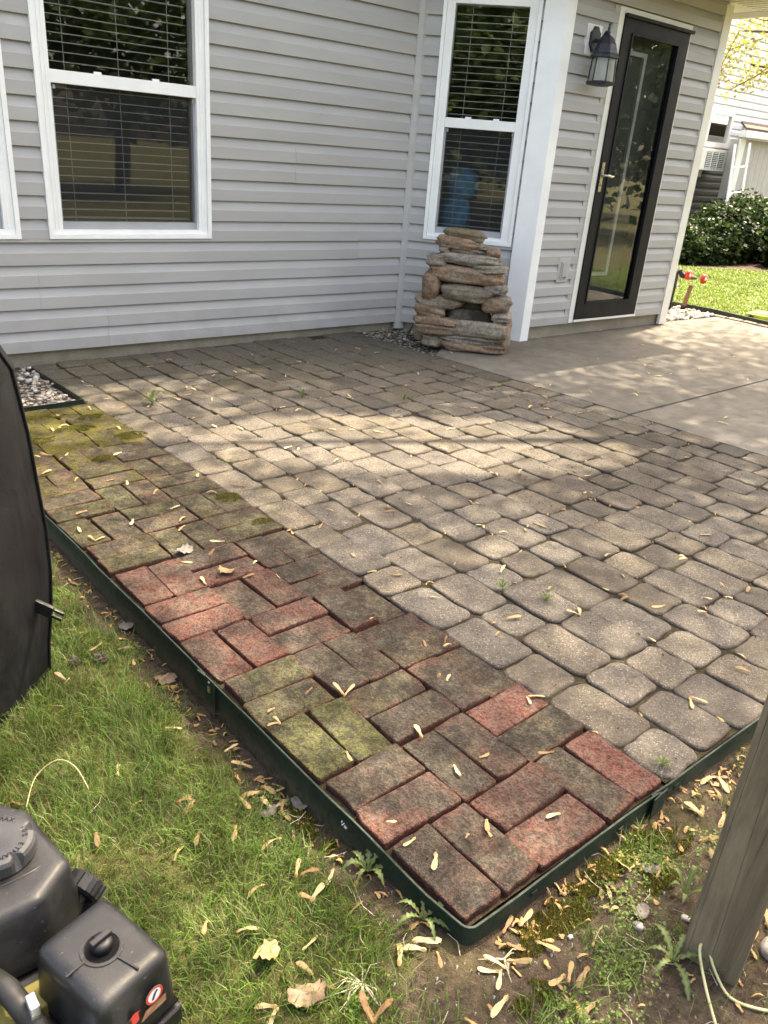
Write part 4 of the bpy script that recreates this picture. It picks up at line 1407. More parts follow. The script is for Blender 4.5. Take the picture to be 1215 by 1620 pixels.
ep('sticker_backing', disc(0, .0125, (.018, .012), .0004).xf(stx), M['sticker_white'], parent=fbo)
ep('sticker_ring', disc(.0095, .0125, (.018, .012), .0008).xf(stx), M['sticker_red'], parent=fbo)
ep('sticker_symbol', MB().add([(.013, .006, .0008), (.017, .005, .0008), (.020, .012, .0008), (.024, .016, .0008), (.021, .019, .0008), (.017, .015, .0008)], [(0, 1, 2, 3, 4, 5)]).xf(stx), M['sticker_blue'], parent=fbo)
ep('sticker_arrow', MB().add([(-.012, .012, .0004), (-.020, .006, .0004), (-.016, .006, .0004), (-.016, -.006, .0004), (-.006, -.006, .0004), (-.006, .008, .0004), (-.002, .008, .0004)], [(0, 1, 2, 3, 4, 5, 6)]).xf(stx), M['sticker_red'], parent=fbo)
ep('sticker_panel', MB().add([(-.004, -.014, .0004), (.034, -.014, .0004), (.034, -.002, .0004), (.004, -.002, .0004)], [(0, 1, 2, 3)]).xf(stx), M['sticker_brown'], parent=fbo)
# fuel tank
tz = .425
tk = MB().add([(-1.00, .135, tz - .012), (-.700, .140, tz - .012), (-.648, .180, tz - .012), (-.668, .300, tz - .008), (-.705, .345, tz - .006), (-1.00, .37, tz - .006),
               (-1.01, .118, tz - .115), (-.695, .122, tz - .115), (-.634, .175, tz - .115), (-.655, .305, tz - .115), (-.695, .36, tz - .115), (-1.01, .39, tz - .115)],
              [(0, 1, 2, 3, 4, 5), (11, 10, 9, 8, 7, 6), (0, 6, 7, 1), (1, 7, 8, 2), (2, 8, 9, 3), (3, 9, 10, 4), (4, 10, 11, 5), (5, 11, 6, 0)])
tko = tri_smooth(ep('fuel_tank', tk, M['black_plastic'], bevel=.020, seg=4))
ep('tank_crease', MB().tube([(-.80, .185, tz - .0125), (-.70, .188, tz - .0125), (-.658, .198, tz - .016)], .003, 6), M['black_plastic'], smooth=True, parent=tko)
ep('tank_flange', MB().add([(-1.02, .105, tz - .118), (-.69, .108, tz - .118), (-.618, .172, tz - .118), (-.645, .312, tz - .118), (-.69, .37, tz - .118), (-1.02, .40, tz - .118),
                            (-1.02, .105, tz - .130), (-.69, .108, tz - .130), (-.618, .172, tz - .130), (-.645, .312, tz - .130), (-.69, .37, tz - .130), (-1.02, .40, tz - .130)],
                           [(0, 1, 2, 3, 4, 5), (11, 10, 9, 8, 7, 6), (0, 6, 7, 1), (1, 7, 8, 2), (2, 8, 9, 3), (3, 9, 10, 4), (4, 10, 11, 5), (5, 11, 6, 0)]), M['black_plastic'], bevel=.004, parent=tko)
# cap with grips
cc_ = Vector((-.722, .243, tz - .008))
prof = []
cv, cf = [], []
SEG = 64
for i, (r, z) in enumerate(((.049, .0), (.049, .016), (.046, .021), (.040, .0225))):
    for k in range(SEG):
        a = 2 * PI * k / SEG
        rr = r
        if i in (1, 2, 3): rr = r - .010 * max(0, math.cos(5 * a) - .72) / .28
        cv.append((cc_.x + rr * math.cos(a), cc_.y + rr * math.sin(a), cc_.z + z))
for i in range(3):
    for k in range(SEG): cf.append((i * SEG + k, i * SEG + (k + 1) % SEG, (i + 1) * SEG + (k + 1) % SEG, (i + 1) * SEG + k))
cf.append(tuple(3 * SEG + k for k in range(SEG)))
capo = ep('fuel_cap', MB().add(cv, cf), plain('grey_cap_plastic', (.042, .043, .046), .5, .2, 30, bump=.2, bscale=300, dist=.0004))


def lettering(text, radius, a0, step, size, centre, z):
    mb = MB()
    for k, ch in enumerate(text):
        if ch == ' ': continue
        cu = bpy.data.curves.new('t', 'FONT'); cu.body = ch; cu.size = size; cu.align_x = 'CENTER'; cu.resolution_u = 2
        ob = bpy.data.objects.new('t', cu); COL.objects.link(ob)
        me = ob.to_mesh() if False else bpy.data.meshes.new_from_object(ob)
        a = a0 - k * step
        mt = Matrix.Translation((centre[0] + radius * math.cos(a), centre[1] + radius * math.sin(a), z)) @ Matrix.Rotation(a - PI / 2, 4, 'Z')
        mb.add([mt @ v.co for v in me.vertices], [tuple(p.vertices) for p in me.polygons])
        bpy.data.objects.remove(ob); bpy.data.curves.remove(cu); bpy.data.meshes.remove(me)
    return mb


lt = lettering('MAX. 10% ETHANOL', .032, math.radians(66), math.radians(12.5), .0105, (cc_.x, cc_.y), cc_.z + .0229)
lo_ = ep('cap_lettering', lt, M['print_dark'], parent=capo)
sy = MB().box(-.010, .002, -.006, .008, 0, .0001).v
ep('cap_pump_symbol', MB().box(cc_.x - .009, cc_.x + .003, cc_.y - .008, cc_.y + .008, cc_.z + .0226, cc_.z + .0229), M['print_dark'], parent=capo)
# body under tank and filter
ep('engine_block', MB().box(-.98, -.70, .0, .33, .14, .285), M['black_gloss'], bevel=.015)
ep('cooling_shroud', MB().box(-.76, -.63, .13, .30, .16, .29), M['black_plastic'], bevel=.02)
kn = MB()
for k in range(10):
    pass
kn.lathe([(.022, .0), (.026, .004), (.026, .022), (.022, .026)], 12).xf(Matrix.Translation((-.640, .185, .335)) @ Matrix.Rotation(.5, 4, 'Z') @ Matrix.Rotation(PI / 2 - .35, 4, 'Y'))
kno = ep('side_knob', kn, M['black_gloss'])
for k in range(12):
    a = 2 * PI * k / 12
    mx_ = Matrix.Translation((-.640, .185, .335)) @ Matrix.Rotation(.5, 4, 'Z') @ Matrix.Rotation(PI / 2 - .35, 4, 'Y') @ Matrix.Rotation(a, 4, 'Z')
    ep('knob_grip', MB().box(.0255, .029, -.003, .003, .003, .023).xf(mx_), M['black_gloss'], parent=kno)
ep('knob_stem', MB().tube([(-.69, .165, .32), (-.64, .185, .335)], .012, 8), M['rubber'])
ep('breather_hose', MB().tube([(-.775, .13, .34), (-.762, .075, .365), (-.745, .03, .34), (-.735, .01, .29), (-.73, -.02, .25)], .014, 10), M['rubber'], smooth=True)
ep('choke_lever', MB().box(-.750, -.738, .028, .050, .30, .375), M['steel'], bevel=.003)
ep('carburettor_bracket', MB().box(-.80, -.735, -.045, .02, .27, .30), M['steel'], bevel=.003)
ep('carburettor_bracket', MB().box(-.79, -.72, .06, .10, .30, .325), plain('brass', (.16, .135, .03), .6, .3), bevel=.004)
ep('handle_tube', MB().tube([(-.72, .06, .16), (-.66, -.04, .27), (-.62, -.10, .315), (-.56, -.22, .36), (-.52, -.34, .40)], .013, 12), M['steel'], smooth=True)
ep('frame_tube', MB().tube([(-1.02, .36, EZ + .02), (-1.02, -.05, EZ + .02), (-.70, -.05, EZ + .02), (-.66, .10, EZ + .05), (-.70, .36, EZ + .02), (-1.02, .36, EZ + .02)], .013, 10), M['black_gloss'], smooth=True)
for x, y in ((-.92, .05), (-.92, .28), (-.74, .05), (-.74, .28)):
    ep('engine_mount', MB().box(x - .02, x + .02, y - .02, y + .02, EZ + .02, .15), M['black_gloss'])
for s in (-1, 1):
    wl = MB().lathe([(.03, -.025), (.095, -.025), (.10, -.015), (.10, .015), (.095, .025), (.03, .025)], 24).xf(Matrix.Translation((-.88 + .0, .165 + s * .30, EZ + .10)) @ Matrix.Rotation(PI / 2, 4, 'X'))
    ep('wheel', wl, M['rubber'], smooth=False)
ep('axle', MB().tube([(-.88, -.13, EZ + .10), (-.88, .46, EZ + .10)], .010, 8), M['steel'])

# ------------------------------------------------------------------ neighbour's house, shed, hedge, garden things
nb = empty('neighbour_house', (16, 8.6, 0), 0, 'white sided neighbouring house behind the hedge', 'house')
NW = (14.29, 15.16, 1.83, 2.46)
make_wall((0, 8.6, 0), 0, 11.5, 24.0, 1.70, 5.6, .126, [NW], M['siding_white'], parent=nb)
make_wall((0, 8.6, 0), 0, 11.5, 24.0, -.15, 1.699, .126, [], M['siding_dark'], parent=nb)  # same white wall, its shaded lower courses put into the colour


def npart(name, mb, mat, parent=None, **k):
    o = mb.build(name, mat, **k); o.parent = parent or nb
    o.location = (-16, -8.6, 0) if parent is None else (0, 0, 0)
    return o


fr_ = MB()
for a, b, c, d in ((NW[0], NW[0] + .08, NW[2], NW[3]), (NW[1] - .08, NW[1], NW[2], NW[3]), (NW[0] + .08, NW[1] - .08, NW[2], NW[2] + .09), (NW[0] + .08, NW[1] - .08, NW[3] - .07, NW[3])):
    fr_.box(a, b, 8.56, 8.66, c, d)
nwin = npart('window', fr_, M['trim'], bevel=.006)
npart('pane', MB().add([(NW[0] + .08, 8.60, NW[2] + .09), (NW[1] - .08, 8.60, NW[2] + .09), (NW[1] - .08, 8.60, NW[3] - .07), (NW[0] + .08, 8.60, NW[3] - .07)], [(0, 1, 2, 3)]), M['glass'], nwin)
npart('room', MB().box(NW[0] - .0, NW[1] + .0, 8.72, 8.80, NW[2] - .0, NW[3] + .0), M['room'], nwin)  # dark board close behind the pane, standing in for an unlit room
npart('corner_post', MB().box(15.58, 15.80, 8.54, 8.585, -.1, 2.35), M['greytrim'])
npart('roof', MB().add([(11.2, 8.2, 5.6), (24.3, 8.2, 5.6), (24.3, 13, 8.2), (11.2, 13, 8.2)], [(0, 1, 2, 3)]), M['shingle'])
npart('wall', MB().box(11.4, 11.5, 8.6, 16, -.1, 5.6), M['siding_white'])

ac = empty('air_conditioner', (14.0, 8.2, 1.59), 0, 'white window air conditioner hanging from the neighbouring house', 'air conditioner')
MB().box(-.66, .72, -.20, .38, -.18, .18).build('casing', M['trim'], ac, bevel=.015)
for k in range(3):
    u = -.46 + k * .215
    MB().box(u, u + .165, -.206, -.2005, -.14, .13).build('grille_recess', M['lantern'], ac)
    for j in range(9): MB().box(u + .004, u + .161, -.212, -.2065, -.135 + j * .030, -.121 + j * .030).build('louvre', M['trim'], ac)
MB().box(.29, .68, -.206, -.2005, -.15, .14).build('grille_recess', M['lantern'], ac)
for j in range(9): MB().box(.30, .67, -.212, -.2065, -.142 + j * .031, -.130 + j * .031).build('louvre', M['sashgrey'], ac)
MB().box(-.1, .0, .1, .38, -.30, -.1805).build('support_bracket', M['trim'], ac)

shed = empty('garden_shed', (15.62, 8.0, 0), 0, 'grey garden shed with brown roof and white gutter beyond the hedge', 'shed')
for k in range(16):
    MB().box(-1.60 + k * .20, -1.405 + k * .20, -.30, -.26, 0, 1.98).build('wall_panel', M['greytrim'], shed, bevel=.004)
MB().box(-1.62, -1.44, -.335, -.301, 0, 1.97).build('corner_trim', M['trim'], shed)
MB().box(-1.78, 1.9, -.50, -.36, 1.99, 2.10).build('gutter', M['trim'], shed, bevel=.02)
MB().add([(-1.8, -.48, 2.11), (1.9, -.48, 2.11), (1.9, .1, 2.26), (-1.0, .1, 2.26), (-1.8, -.48, 2.15), (1.9, -.48, 2.15), (1.9, .1, 2.30), (-1.0, .1, 2.30)],
         [(0, 1, 2, 3), (4, 5, 6, 7), (0, 1, 5, 4), (1, 2, 6, 5), (2, 3, 7, 6), (3, 0, 4, 7)]).build('roof', M['shingle'], shed)
MB().box(-1.42, 1.7, -.255, -.02, 0, 1.97).build('shed_core', M['greytrim'], shed)
lad = empty('garden_ladder', (13.2, 7.1, 0), 0, 'white ladder rails leaning against the shed above the hedge', 'ladder')
MB().tube([(-.35, -.18, .0), (.16, .30, 1.85)], .022, 8).build('rail', M['trim'], lad)
MB().tube([(.08, -.18, .0), (.64, .30, 1.90)], .022, 8).build('rail', M['trim'], lad)
for t in (.35, .58, .80): MB().tube([(-.35 + .51 * t, -.18 + .48 * t, 1.85 * t), (.08 + .56 * t, -.18 + .48 * t, 1.90 * t)], .014, 6).build('rung', M['trim'], lad)


def shrub(name, loc, lobes, n, size, cols, label, rng, stem_h=.3):
    root = empty(name, loc, 0, label, 'shrub')
    P, Cc = [], []
    tot = sum(l[3] * l[4] * l[5] for l in lobes)
    for (x, y, z, rx, ry, rz) in lobes:
        k = int(n * rx * ry * rz / tot)
        d = rng.normal(size=(k, 3)); d /= np.linalg.norm(d, axis=1)[:, None]
        r = rng.uniform(.45, 1.0, k) ** .45 * (1 + .12 * np.sin(d[:, 0] * 7 + x) * np.cos(d[:, 2] * 6 + y))
        p = d * r[:, None] * [rx, ry, rz] + [x, y, z]
        p[:, 2] = np.abs(p[:, 2])
        P.append(p)
    P = np.concatenate(P)
    c = np.array(cols)[rng.integers(0, len(cols), len(P))] * rng.uniform(.75, 1.25, (len(P), 1))
    V, T, CC = leaf_cloud(P, rng.uniform(.7, 1.3, len(P)) * size, c, rng)
    link('foliage', tri_mesh('foliage', V, T, CC), root, mat=M['leaf'])
    for (x, y, z, rx, ry, rz) in lobes:
        for q in range(3):
            b = (x + rng.normal() * rx * .15, y + rng.normal() * ry * .15)
            MB().tube([(b[0], b[1], -.05), (b[0] + rng.normal() * rx * .25, b[1] + rng.normal() * ry * .25, z * .6), (x + rng.normal() * rx * .5, y + rng.normal() * ry * .4, z + rz * .55)], [.025, .018, .006], 6).build('stem', M['bark'], root)
    return root


HC = [(0.0216, 0.0432, 0.01152), (0.03024, 0.0576, 0.0144), (0.01584, 0.0324, 0.01008), (0.0396, 0.0684, 0.018)]
shrub('shrub', (11.65, 7.1, -.03), [(0, 0, .22, .55, .55, .42), (.45, -.15, .18, .45, .5, .36), (-.4, .1, .2, .5, .5, .38)], 7000, .085, HC, 'low rounded green shrub next to the house corner post', RNG)
shrub('shrub', (13.0, 7.0, -.03), [(0, 0, .45, .65, .6, .55), (.6, .1, .55, .6, .6, .58), (-.55, -.05, .3, .5, .55, .45), (1.3, -.2, .5, .7, .6, .6)], 12000, .09, HC, 'tall dense green hedge shrub in front of the shed', RNG)
shrub('shrub', (13.6, 5.9, -.03), [(0, 0, .35, .7, .55, .55), (.7, -.1, .45, .8, .6, .6)], 9000, .09, HC, 'dark green hedge shrub at the right edge behind the lawn', RNG)
dirt = MB()
tag(link('hedge_litter', pydata('hedge_litter', [(11.0, 6.45, -.022), (12.0, 6.1, -.022), (13.0, 5.2, -.022), (16, 4.5, -.022), (16, 8.5, -.022), (11.0, 8.5, -.022)], [(0, 1, 2, 3, 4, 5)]), mat=M['soil']), 'bare dark soil under the hedge', kind='structure')

sp_ = empty('garden_spigot', (6.93, 4.06, -.01), 0, 'black spigot post with two red valve knobs beside the house corner', 'spigot')
MB().tube([(0, 0, 0), (.005, .0, .2), (.0, 0, .40), (.03, .0, .425), (.10, .02, .415)], [.014, .013, .014, .016, .016], 8).build('stand_pipe', M['rubber'], sp_, smooth=True)
MB().tube([(.06, .02, .405), (.14, .03, .36), (.30, .03, .335), (.44, .04, .32)], [.022, .030, .026, .018], 8).build('valve_body', M['lantern'], sp_, smooth=True)
for x, z in ((.135, .372), (.455, .322)):
    kn_ = MB().lathe([(.020, -.018), (.048, -.016), (.052, .0), (.048, .016), (.020, .020)], 12).xf(Matrix.Translation((x, -.05, z)) @ Matrix.Rotation(PI / 2, 4, 'X')).build('valve_knob', M['red_plastic'], sp_, smooth=True)
    MB().lathe([(.016, .019), (.014, .026)], 10).xf(Matrix.Translation((x, -.05, z)) @ Matrix.Rotation(PI / 2, 4, 'X')).build('knob_centre', M['trim'], kn_)
MB().box(.20, .24, -.03, .0, .10, .32).build('hanging_strap', M['brown_strap'], sp_, rot=(0, .25, 0), bevel=.004)
MB().tube([(.02, .02, .40), (.12, .03, .32), (.16, .04, .27), (.10, .04, .24), (.04, .03, .30)], .010, 6).build('hose_loop', M['steel'], sp_, smooth=True)

yb = empty('yellow_box', (7.62, 3.20, -.03), math.radians(8), 'low yellow plastic box lying on the grass at the right edge', 'box')
MB().box(-.16, .16, -.34, .30, .0, .085).build('box_body', M['yellow_green'], yb, bevel=.012)
MB().box(-.12, .12, -.30, .26, .0855, .094).build('lid', M['yellow_green'], yb, bevel=.004)
MB().lathe([(.030, -.004), (.030, .006), (.015, .008)], 12).xf(Matrix.Translation((-.165, .24, .045)) @ Matrix.Rotation(-PI / 2, 4, 'Y')).build('end_cap', M['rubber'], yb)


# ------------------------------------------------------------------ trees
def tree(name, base, crown, radii, n_leaf, size, cols, label, rng, trunk_r=.16, limbs=9, clump=.55, keep=None, group=None, nclump=60):
    root = empty(name, base, 0, label, 'tree', group)
    b = np.array(base); cr = np.array(crown)
    d = rng.normal(size=(nclump, 3)); d /= np.linalg.norm(d, axis=1)[:, None]
    cl = cr + d * (rng.uniform(.25, 1, (nclump, 1)) ** .5) * np.array(radii)
    P = cl[rng.integers(0, nclump, n_leaf)] + rng.normal(size=(n_leaf, 3)) * clump * np.array([1, 1, .6])
    if keep is not None:
        P = P[keep(P, rng)]
    c = np.array(cols)[rng.integers(0, len(cols), len(P))] * rng.uniform(.7, 1.25, (len(P), 1))
    V, T, CC = leaf_cloud(P - b, rng.uniform(.7, 1.3, len(P)) * size, c, rng)
    link('crown', tri_mesh('crown', V, T, CC), root, mat=M['leaf'])
    top = (cr - b) * .75
    mid = np.array([top[0] * .25, top[1] * .25, top[2] * .55])
    MB().tube([(0, 0, -.2), (0, 0, .1), tuple(mid * .5), tuple(mid), tuple(top)], [trunk_r * 1.5, trunk_r * 1.15, trunk_r, trunk_r * .8, trunk_r * .3], 10).build('trunk', M['bark'], root, smooth=True)
    for k in range(limbs):
        e = cl[k % nclump] - b; s = mid * rng.uniform(.75, 1.0) + (top - mid) * rng.uniform(0, .5)
        m_ = (s + e) / 2 + rng.normal(size=3) * .25
        MB().tube([tuple(s), tuple(m_), tuple(e)], [trunk_r * .4, trunk_r * .22, .012], 7).build('limb', M['bark'], root, smooth=True)
    return root


SD = np.array(SUN_DIR)


def shade_keep(P, rng):
    """crown gaps: where light comes through to the middle of the patio, the slab and the lawn"""
    t = P[:, 2] / SD[2]
    gx_, gy_ = P[:, 0] - SD[0] * t, P[:, 1] - SD[1] * t
    a = math.radians(-32)
    ux = (gx_ - 1.75) * math.cos(a) + (gy_ - 2.1) * math.sin(a); uy = -(gx_ - 1.75) * math.sin(a) + (gy_ - 2.1) * math.cos(a)
    lit = (ux / 1.15) ** 2 + (uy / .46) ** 2 < 1
    pr = np.where(lit, .05, 1.0)
    pr = np.where((gx_ > 3.6) & (gy_ > 1.8), .85, pr)
    pr = np.where((gy_ > 2.8) & (gx_ < 3.4), .6, pr)
    pr = np.where((gx_ < .30) & (gy_ < 2.6), .42, pr)
    pr = np.where((gx_ >= .30) & (gx_ < 1.6) & (gy_ < 1.2), .75, pr)
    pr = np.where((gx_ < -1.0) | (gy_ < -1.2), .25, pr)
    return rng.uniform(size=len(P)) < pr


YG = [(.20, .26, .05), (.26, .31, .06), (.15, .21, .04)]
DG = [(.035, .07, .02), (.05, .09, .025), (.07, .11, .03)]
tree('maple_tree', (8.4, -1.6, -.1), (6.2, 2.1, 6.8), (5.4, 3.6, 1.5), 74000, .085, YG, 'tall maple tree whose crown shades the patio', RNG, .20, 14, .46, shade_keep, None, 170)  # crown out of view, its gaps shaped to place light on the patio
# the tree whose young twigs hang in front of the white house
tb_ = tree('maple_tree', (13.4, 2.2, -.05), (14.6, 3.4, 6.2), (2.0, 2.2, 1.4), 3600, .09, YG, 'maple tree with pale young leaves hanging before the white house', RNG, .14, 8, .5, None, None, 40)
tw = [[(13.2, 3.6, 4.4), (12.5, 5.2, 3.75), (11.95, 6.3, 3.30), (11.3, 6.5, 3.05), (10.85, 6.4, 2.95)], [(12.5, 5.2, 3.75), (12.1, 6.2, 3.05), (11.75, 6.4, 2.72), (11.3, 6.5, 2.50)],
      [(12.0, 6.2, 3.3), (11.5, 6.3, 3.25), (11.0, 6.4, 3.2), (10.75, 6.4, 2.75), (10.8, 6.4, 2.62)], [(13.0, 4.2, 4.2), (12.4, 6.1, 3.5), (11.7, 6.45, 3.42), (11.2, 6.4, 3.40)], [(12.1, 6.2, 3.05), (11.9, 6.4, 2.85), (11.6, 6.45, 2.85)]]
tip = []
for br in tw:
    lp = [Vector(p) - Vector((13.4, 2.2, -.05)) for p in br]
    MB().tube(lp, [.030, .018, .011, .007, .004][:len(lp)], 6).build('hanging_branch', M['bark'], tb_, smooth=True)
    for a, b in zip(br[1:-1], br[2:]):
        for t in np.linspace(0, 1, 9): tip.append(np.array(a) * (1 - t) + np.array(b) * t)
tip = np.array(tip)
P = tip[RNG.integers(0, len(tip), 1500)] + RNG.normal(size=(1500, 3)) * np.array([.11, .11, .09]) - [0, 0, .05]
c = np.array([(.42, .42, .06), (.34, .38, .05), (.48, .44, .10), (.30, .22, .07)])[RNG.integers(0, 4, len(P))] * RNG.uniform(.8, 1.2, (len(P), 1))
V, T, CC = leaf_cloud(P - np.array([13.4, 2.2, -.05]), RNG.uniform(.6, 1.2, len(P)) * .055, c, RNG)
link('young_leaves', tri_mesh('young_leaves', V, T, CC), tb_, mat=M['leaf'])
# trees on the far side of the yard: they show in the window and door glass
YT = (((-8.0, -4.0), 2.9, 2.5, 'dense green tree across the yard mirrored in the narrow window'), ((7.2, -10.5), 3.6, 3.0, 'broad dark tree across the yard mirrored in the wide window'),
      ((14.5, -4.2), 3.4, 2.8, 'rounded leafy tree mirrored in the lower glass of the storm door'), ((20.5, -8.5), 4.4, 3.4, 'tall dark tree mirrored in the storm door glass'), ((1.5, -12.5), 3.4, 2.8, 'leafy tree across the yard mirrored in the leftmost window'), ((-11, -8.5), 3.6, 3.0, 'tall leafy tree behind the tree mirrored in the narrow window'))
for (x, y), h, r, lb in YT:
    tree('yard_tree', (x, y, -.1), (x + .2, y, h), (r, r * .9, r * .95), 6000, .27, DG, lb, RNG, .18, 7, .6, None, None, 60)

# ------------------------------------------------------------------ lawn
GC = np.array([(0.06287, 0.1365, 0.01673), (0.09193, 0.182, 0.0239), (0.1209, 0.2063, 0.03346), (0.1499, 0.2063, 0.05258), (0.2225, 0.2427, 0.1051), (0.1451, 0.1517, 0.06214)])
GP = np.array([.22, .27, .19, .12, .11, .09])


def scatter(n, x0, x1, y0, y1, test):
    out = []
    while len(out) < n:
        x, y = random.uniform(x0, x1), random.uniform(y0, y1)
        if test(x, y): out.append((x, y))
    return out


def on_lawn(x, y):
    if y > -.035 and x > X0(y) - .03: return False
    if y <= -.035 and x > 1.7: return False
    return random.random() < (1 - soil_mask(x, y)) * .97 * (0.55 + .45 * (mnoise.noise(Vector((x * 4.5, y * 4.5, 8))) > -.25)) + .035


def add_grass(name, pts, hmin, hmax, wmin, wmax, label, lean=.9, cols=GC, prob=GP, z=None):
    n = len(pts)
    P = np.array([(x, y, (gh(x, y) if z is None else z(x, y)) - .003) for x, y in pts])
    clumpy = np.array([.75 + .5 * mnoise.noise(Vector((x * 6, y * 6, 0))) for x, y in pts])
    H = RNG.uniform(hmin, hmax, n) * np.clip(clumpy, .45, 1.3)
    cix = RNG.choice(len(cols), n, p=prob)
    Cc = cols[cix] * RNG.uniform(.75, 1.25, (n, 1))
    flow = np.array([6.0 * mnoise.noise(Vector((x * 5, y * 5, 13))) for x, y in pts]) + RNG.normal(0, 1.6, n)
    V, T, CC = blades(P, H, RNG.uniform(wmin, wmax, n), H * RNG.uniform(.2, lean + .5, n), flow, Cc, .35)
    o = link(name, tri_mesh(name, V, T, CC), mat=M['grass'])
    return tag(o, label, kind='stuff')


near = scatter(125000, -1.35, .9, -.75, 2.7, lambda x, y: on_lawn(x, y) and (x < .0 or y < -.3 or random.random() < .3))
add_grass('lawn_grass', near, .018, .062, .0010, .0026, 'short green lawn grass with dry straw left of the brick border')
farl = scatter(52000, 7.25, 13.0, .5, 6.6, lambda x, y: x > 7.33 and y < 6.6 - max(0, (x - 11)) * .5)
FG = np.array([(0.1445, 0.238, 0.02975), (0.187, 0.289, 0.03825), (0.2295, 0.3145, 0.0595)])
add_grass('lawn_grass', farl, .03, .06, .007, .013, 'bright sunny lawn beyond the black edging', cols=FG, prob=np.array([.4, .4, .2]), z=lambda x, y: -.03)
odd = scatter(6000, -.5, 1.6, -.9, .0, lambda x, y: y < -.04 and random.random() < max(0, mnoise.noise(Vector((x * 7, y * 7, 21))) - .02) * 2.2)
add_grass('grass_tufts', odd, .02, .06, .0012, .0024, 'thin grass tufts in the bare soil before the patio')


# moss
def moss(name, spots, n, label, z, hmin=.003, hmax=.008, w=.0018):
    pts = []
    for (x, y, rx, ry) in spots:
        for _ in range(int(n * rx * ry / sum(s[2] * s[3] for s in spots))):
            a, r = random.uniform(0, 6.283), math.sqrt(random.random())
            px, py = x + rx * r * math.cos(a), y + ry * r * math.sin(a)
            if mnoise.noise(Vector((px * 25, py * 25, 3))) > -.25 + .5 * (r - .6): pts.append((px, py, r))
    P = np.array([(x, y, z(x, y) + .010 * max(0, 1 - r * r) * (hmax > .005)) for x, y, r in pts])
    k = len(P)
    mc = np.array([(.10, .10, .015), (.16, .145, .022), (.23, .20, .035), (.08, .09, .018)])
    H = RNG.uniform(hmin, hmax, k)
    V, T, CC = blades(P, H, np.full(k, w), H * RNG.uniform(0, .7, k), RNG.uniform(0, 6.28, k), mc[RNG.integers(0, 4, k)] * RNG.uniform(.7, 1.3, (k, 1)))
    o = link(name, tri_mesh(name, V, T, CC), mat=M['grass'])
    return tag(o, label, kind='stuff')


moss('moss_cushion', [(.22, -.075, .11, .045), (.37, -.065, .10, .040), (.10, -.075, .06, .035), (.50, -.055, .07, .03), (.44, -.15, .05, .04), (.56, -.10, .06, .035), (-.07, .42, .03, .10), (.02, -.16, .05, .03)], 26000, 'dark yellow green moss cushions along the front edging', lambda x, y: gh(x, y) - .003)
bm_ = [(.556, 1.962, .055, .045), (.556, 1.70, .050, .030), (.52, 2.84, .08, .05), (.33, 3.05, .10, .05), (.25, 3.30, .12, .05), (.10, 2.95, .10, .05), (.45, 3.20, .08, .04), (.05, 3.2, .08, .06), (.30, 2.60, .06, .04)]
moss('moss_patches', bm_, 15000, 'yellow moss patches on the far bricks', lambda x, y: .001 - pdrop(x, y), .003, .008, .0022)
pts = []
for (xc, yc, sx, sy, isl, r) in pav:
    if yc > 2.0 and random.random() < (.12 + .5 * sm(2.4, 3.3, yc)):
        L = (0.236 if isl else .158) * sy; W_ = .16 * sx
        for _ in range(random.randrange(40, 130)):
            if random.random() < .55: pts.append((xc - W_ / 2 + random.gauss(0, .004), yc + random.uniform(-.5, .5) * L))
            else: pts.append((xc + random.uniform(-.5, .5) * W_, yc - L / 2 + random.gauss(0, .004)))
P = np.array([(x, y, -.012 - pdrop(x, y)) for x, y in pts]); k = len(P)
H = RNG.uniform(.010, .018, k)
V, T, CC = blades(P, H, np.full(k, .003), H * RNG.uniform(0, .6, k), RNG.uniform(0, 6.28, k), np.array([(.11, .12, .02), (.16, .15, .03), (.08, .11, .02)])[RNG.integers(0, 3, k)])
tag(link('joint_moss', tri_mesh('joint_moss', V, T, CC), mat=M['grass']), 'green moss growing in the paver joints near the wall', kind='stuff')

# tiny ground cover leaves in the soil
pts = []
for (x, y, s, n) in ((-.10, .54, .07, 350), (-.16, .40, .06, 260), (.20, -.20, .05, 260), (.32, -.13, .06, 300), (.46, -.12, .06, 260), (.10, -.30, .06, 260), (.05, -.21, .04, 150), (-.25, .02, .06, 200), (.62, -.16, .05, 160), (-.12, 1.30, .03, 90), (-.14, 1.0, .03, 90)):
    for _ in range(n): pts.append((x + random.gauss(0, s * .6), y + random.gauss(0, s * .6)))
P = np.array([(x, y, gh(x, y) + random.uniform(.003, .018)) for x, y in pts if not (y > -.03 and x > X0(y) - .03)]); k = len(P)
V, T, CC = leaf_cloud(P, RNG.uniform(.005, .010, k), np.array([(.13, .20, .04), (.18, .25, .06), (.10, .17, .04)])[RNG.integers(0, 3, k)], RNG, 1.5)
tag(link('chickweed', tri_mesh('chickweed', V, T, CC), mat=M['leaf']), 'tiny leaved chickweed in the bare soil', kind='stuff')


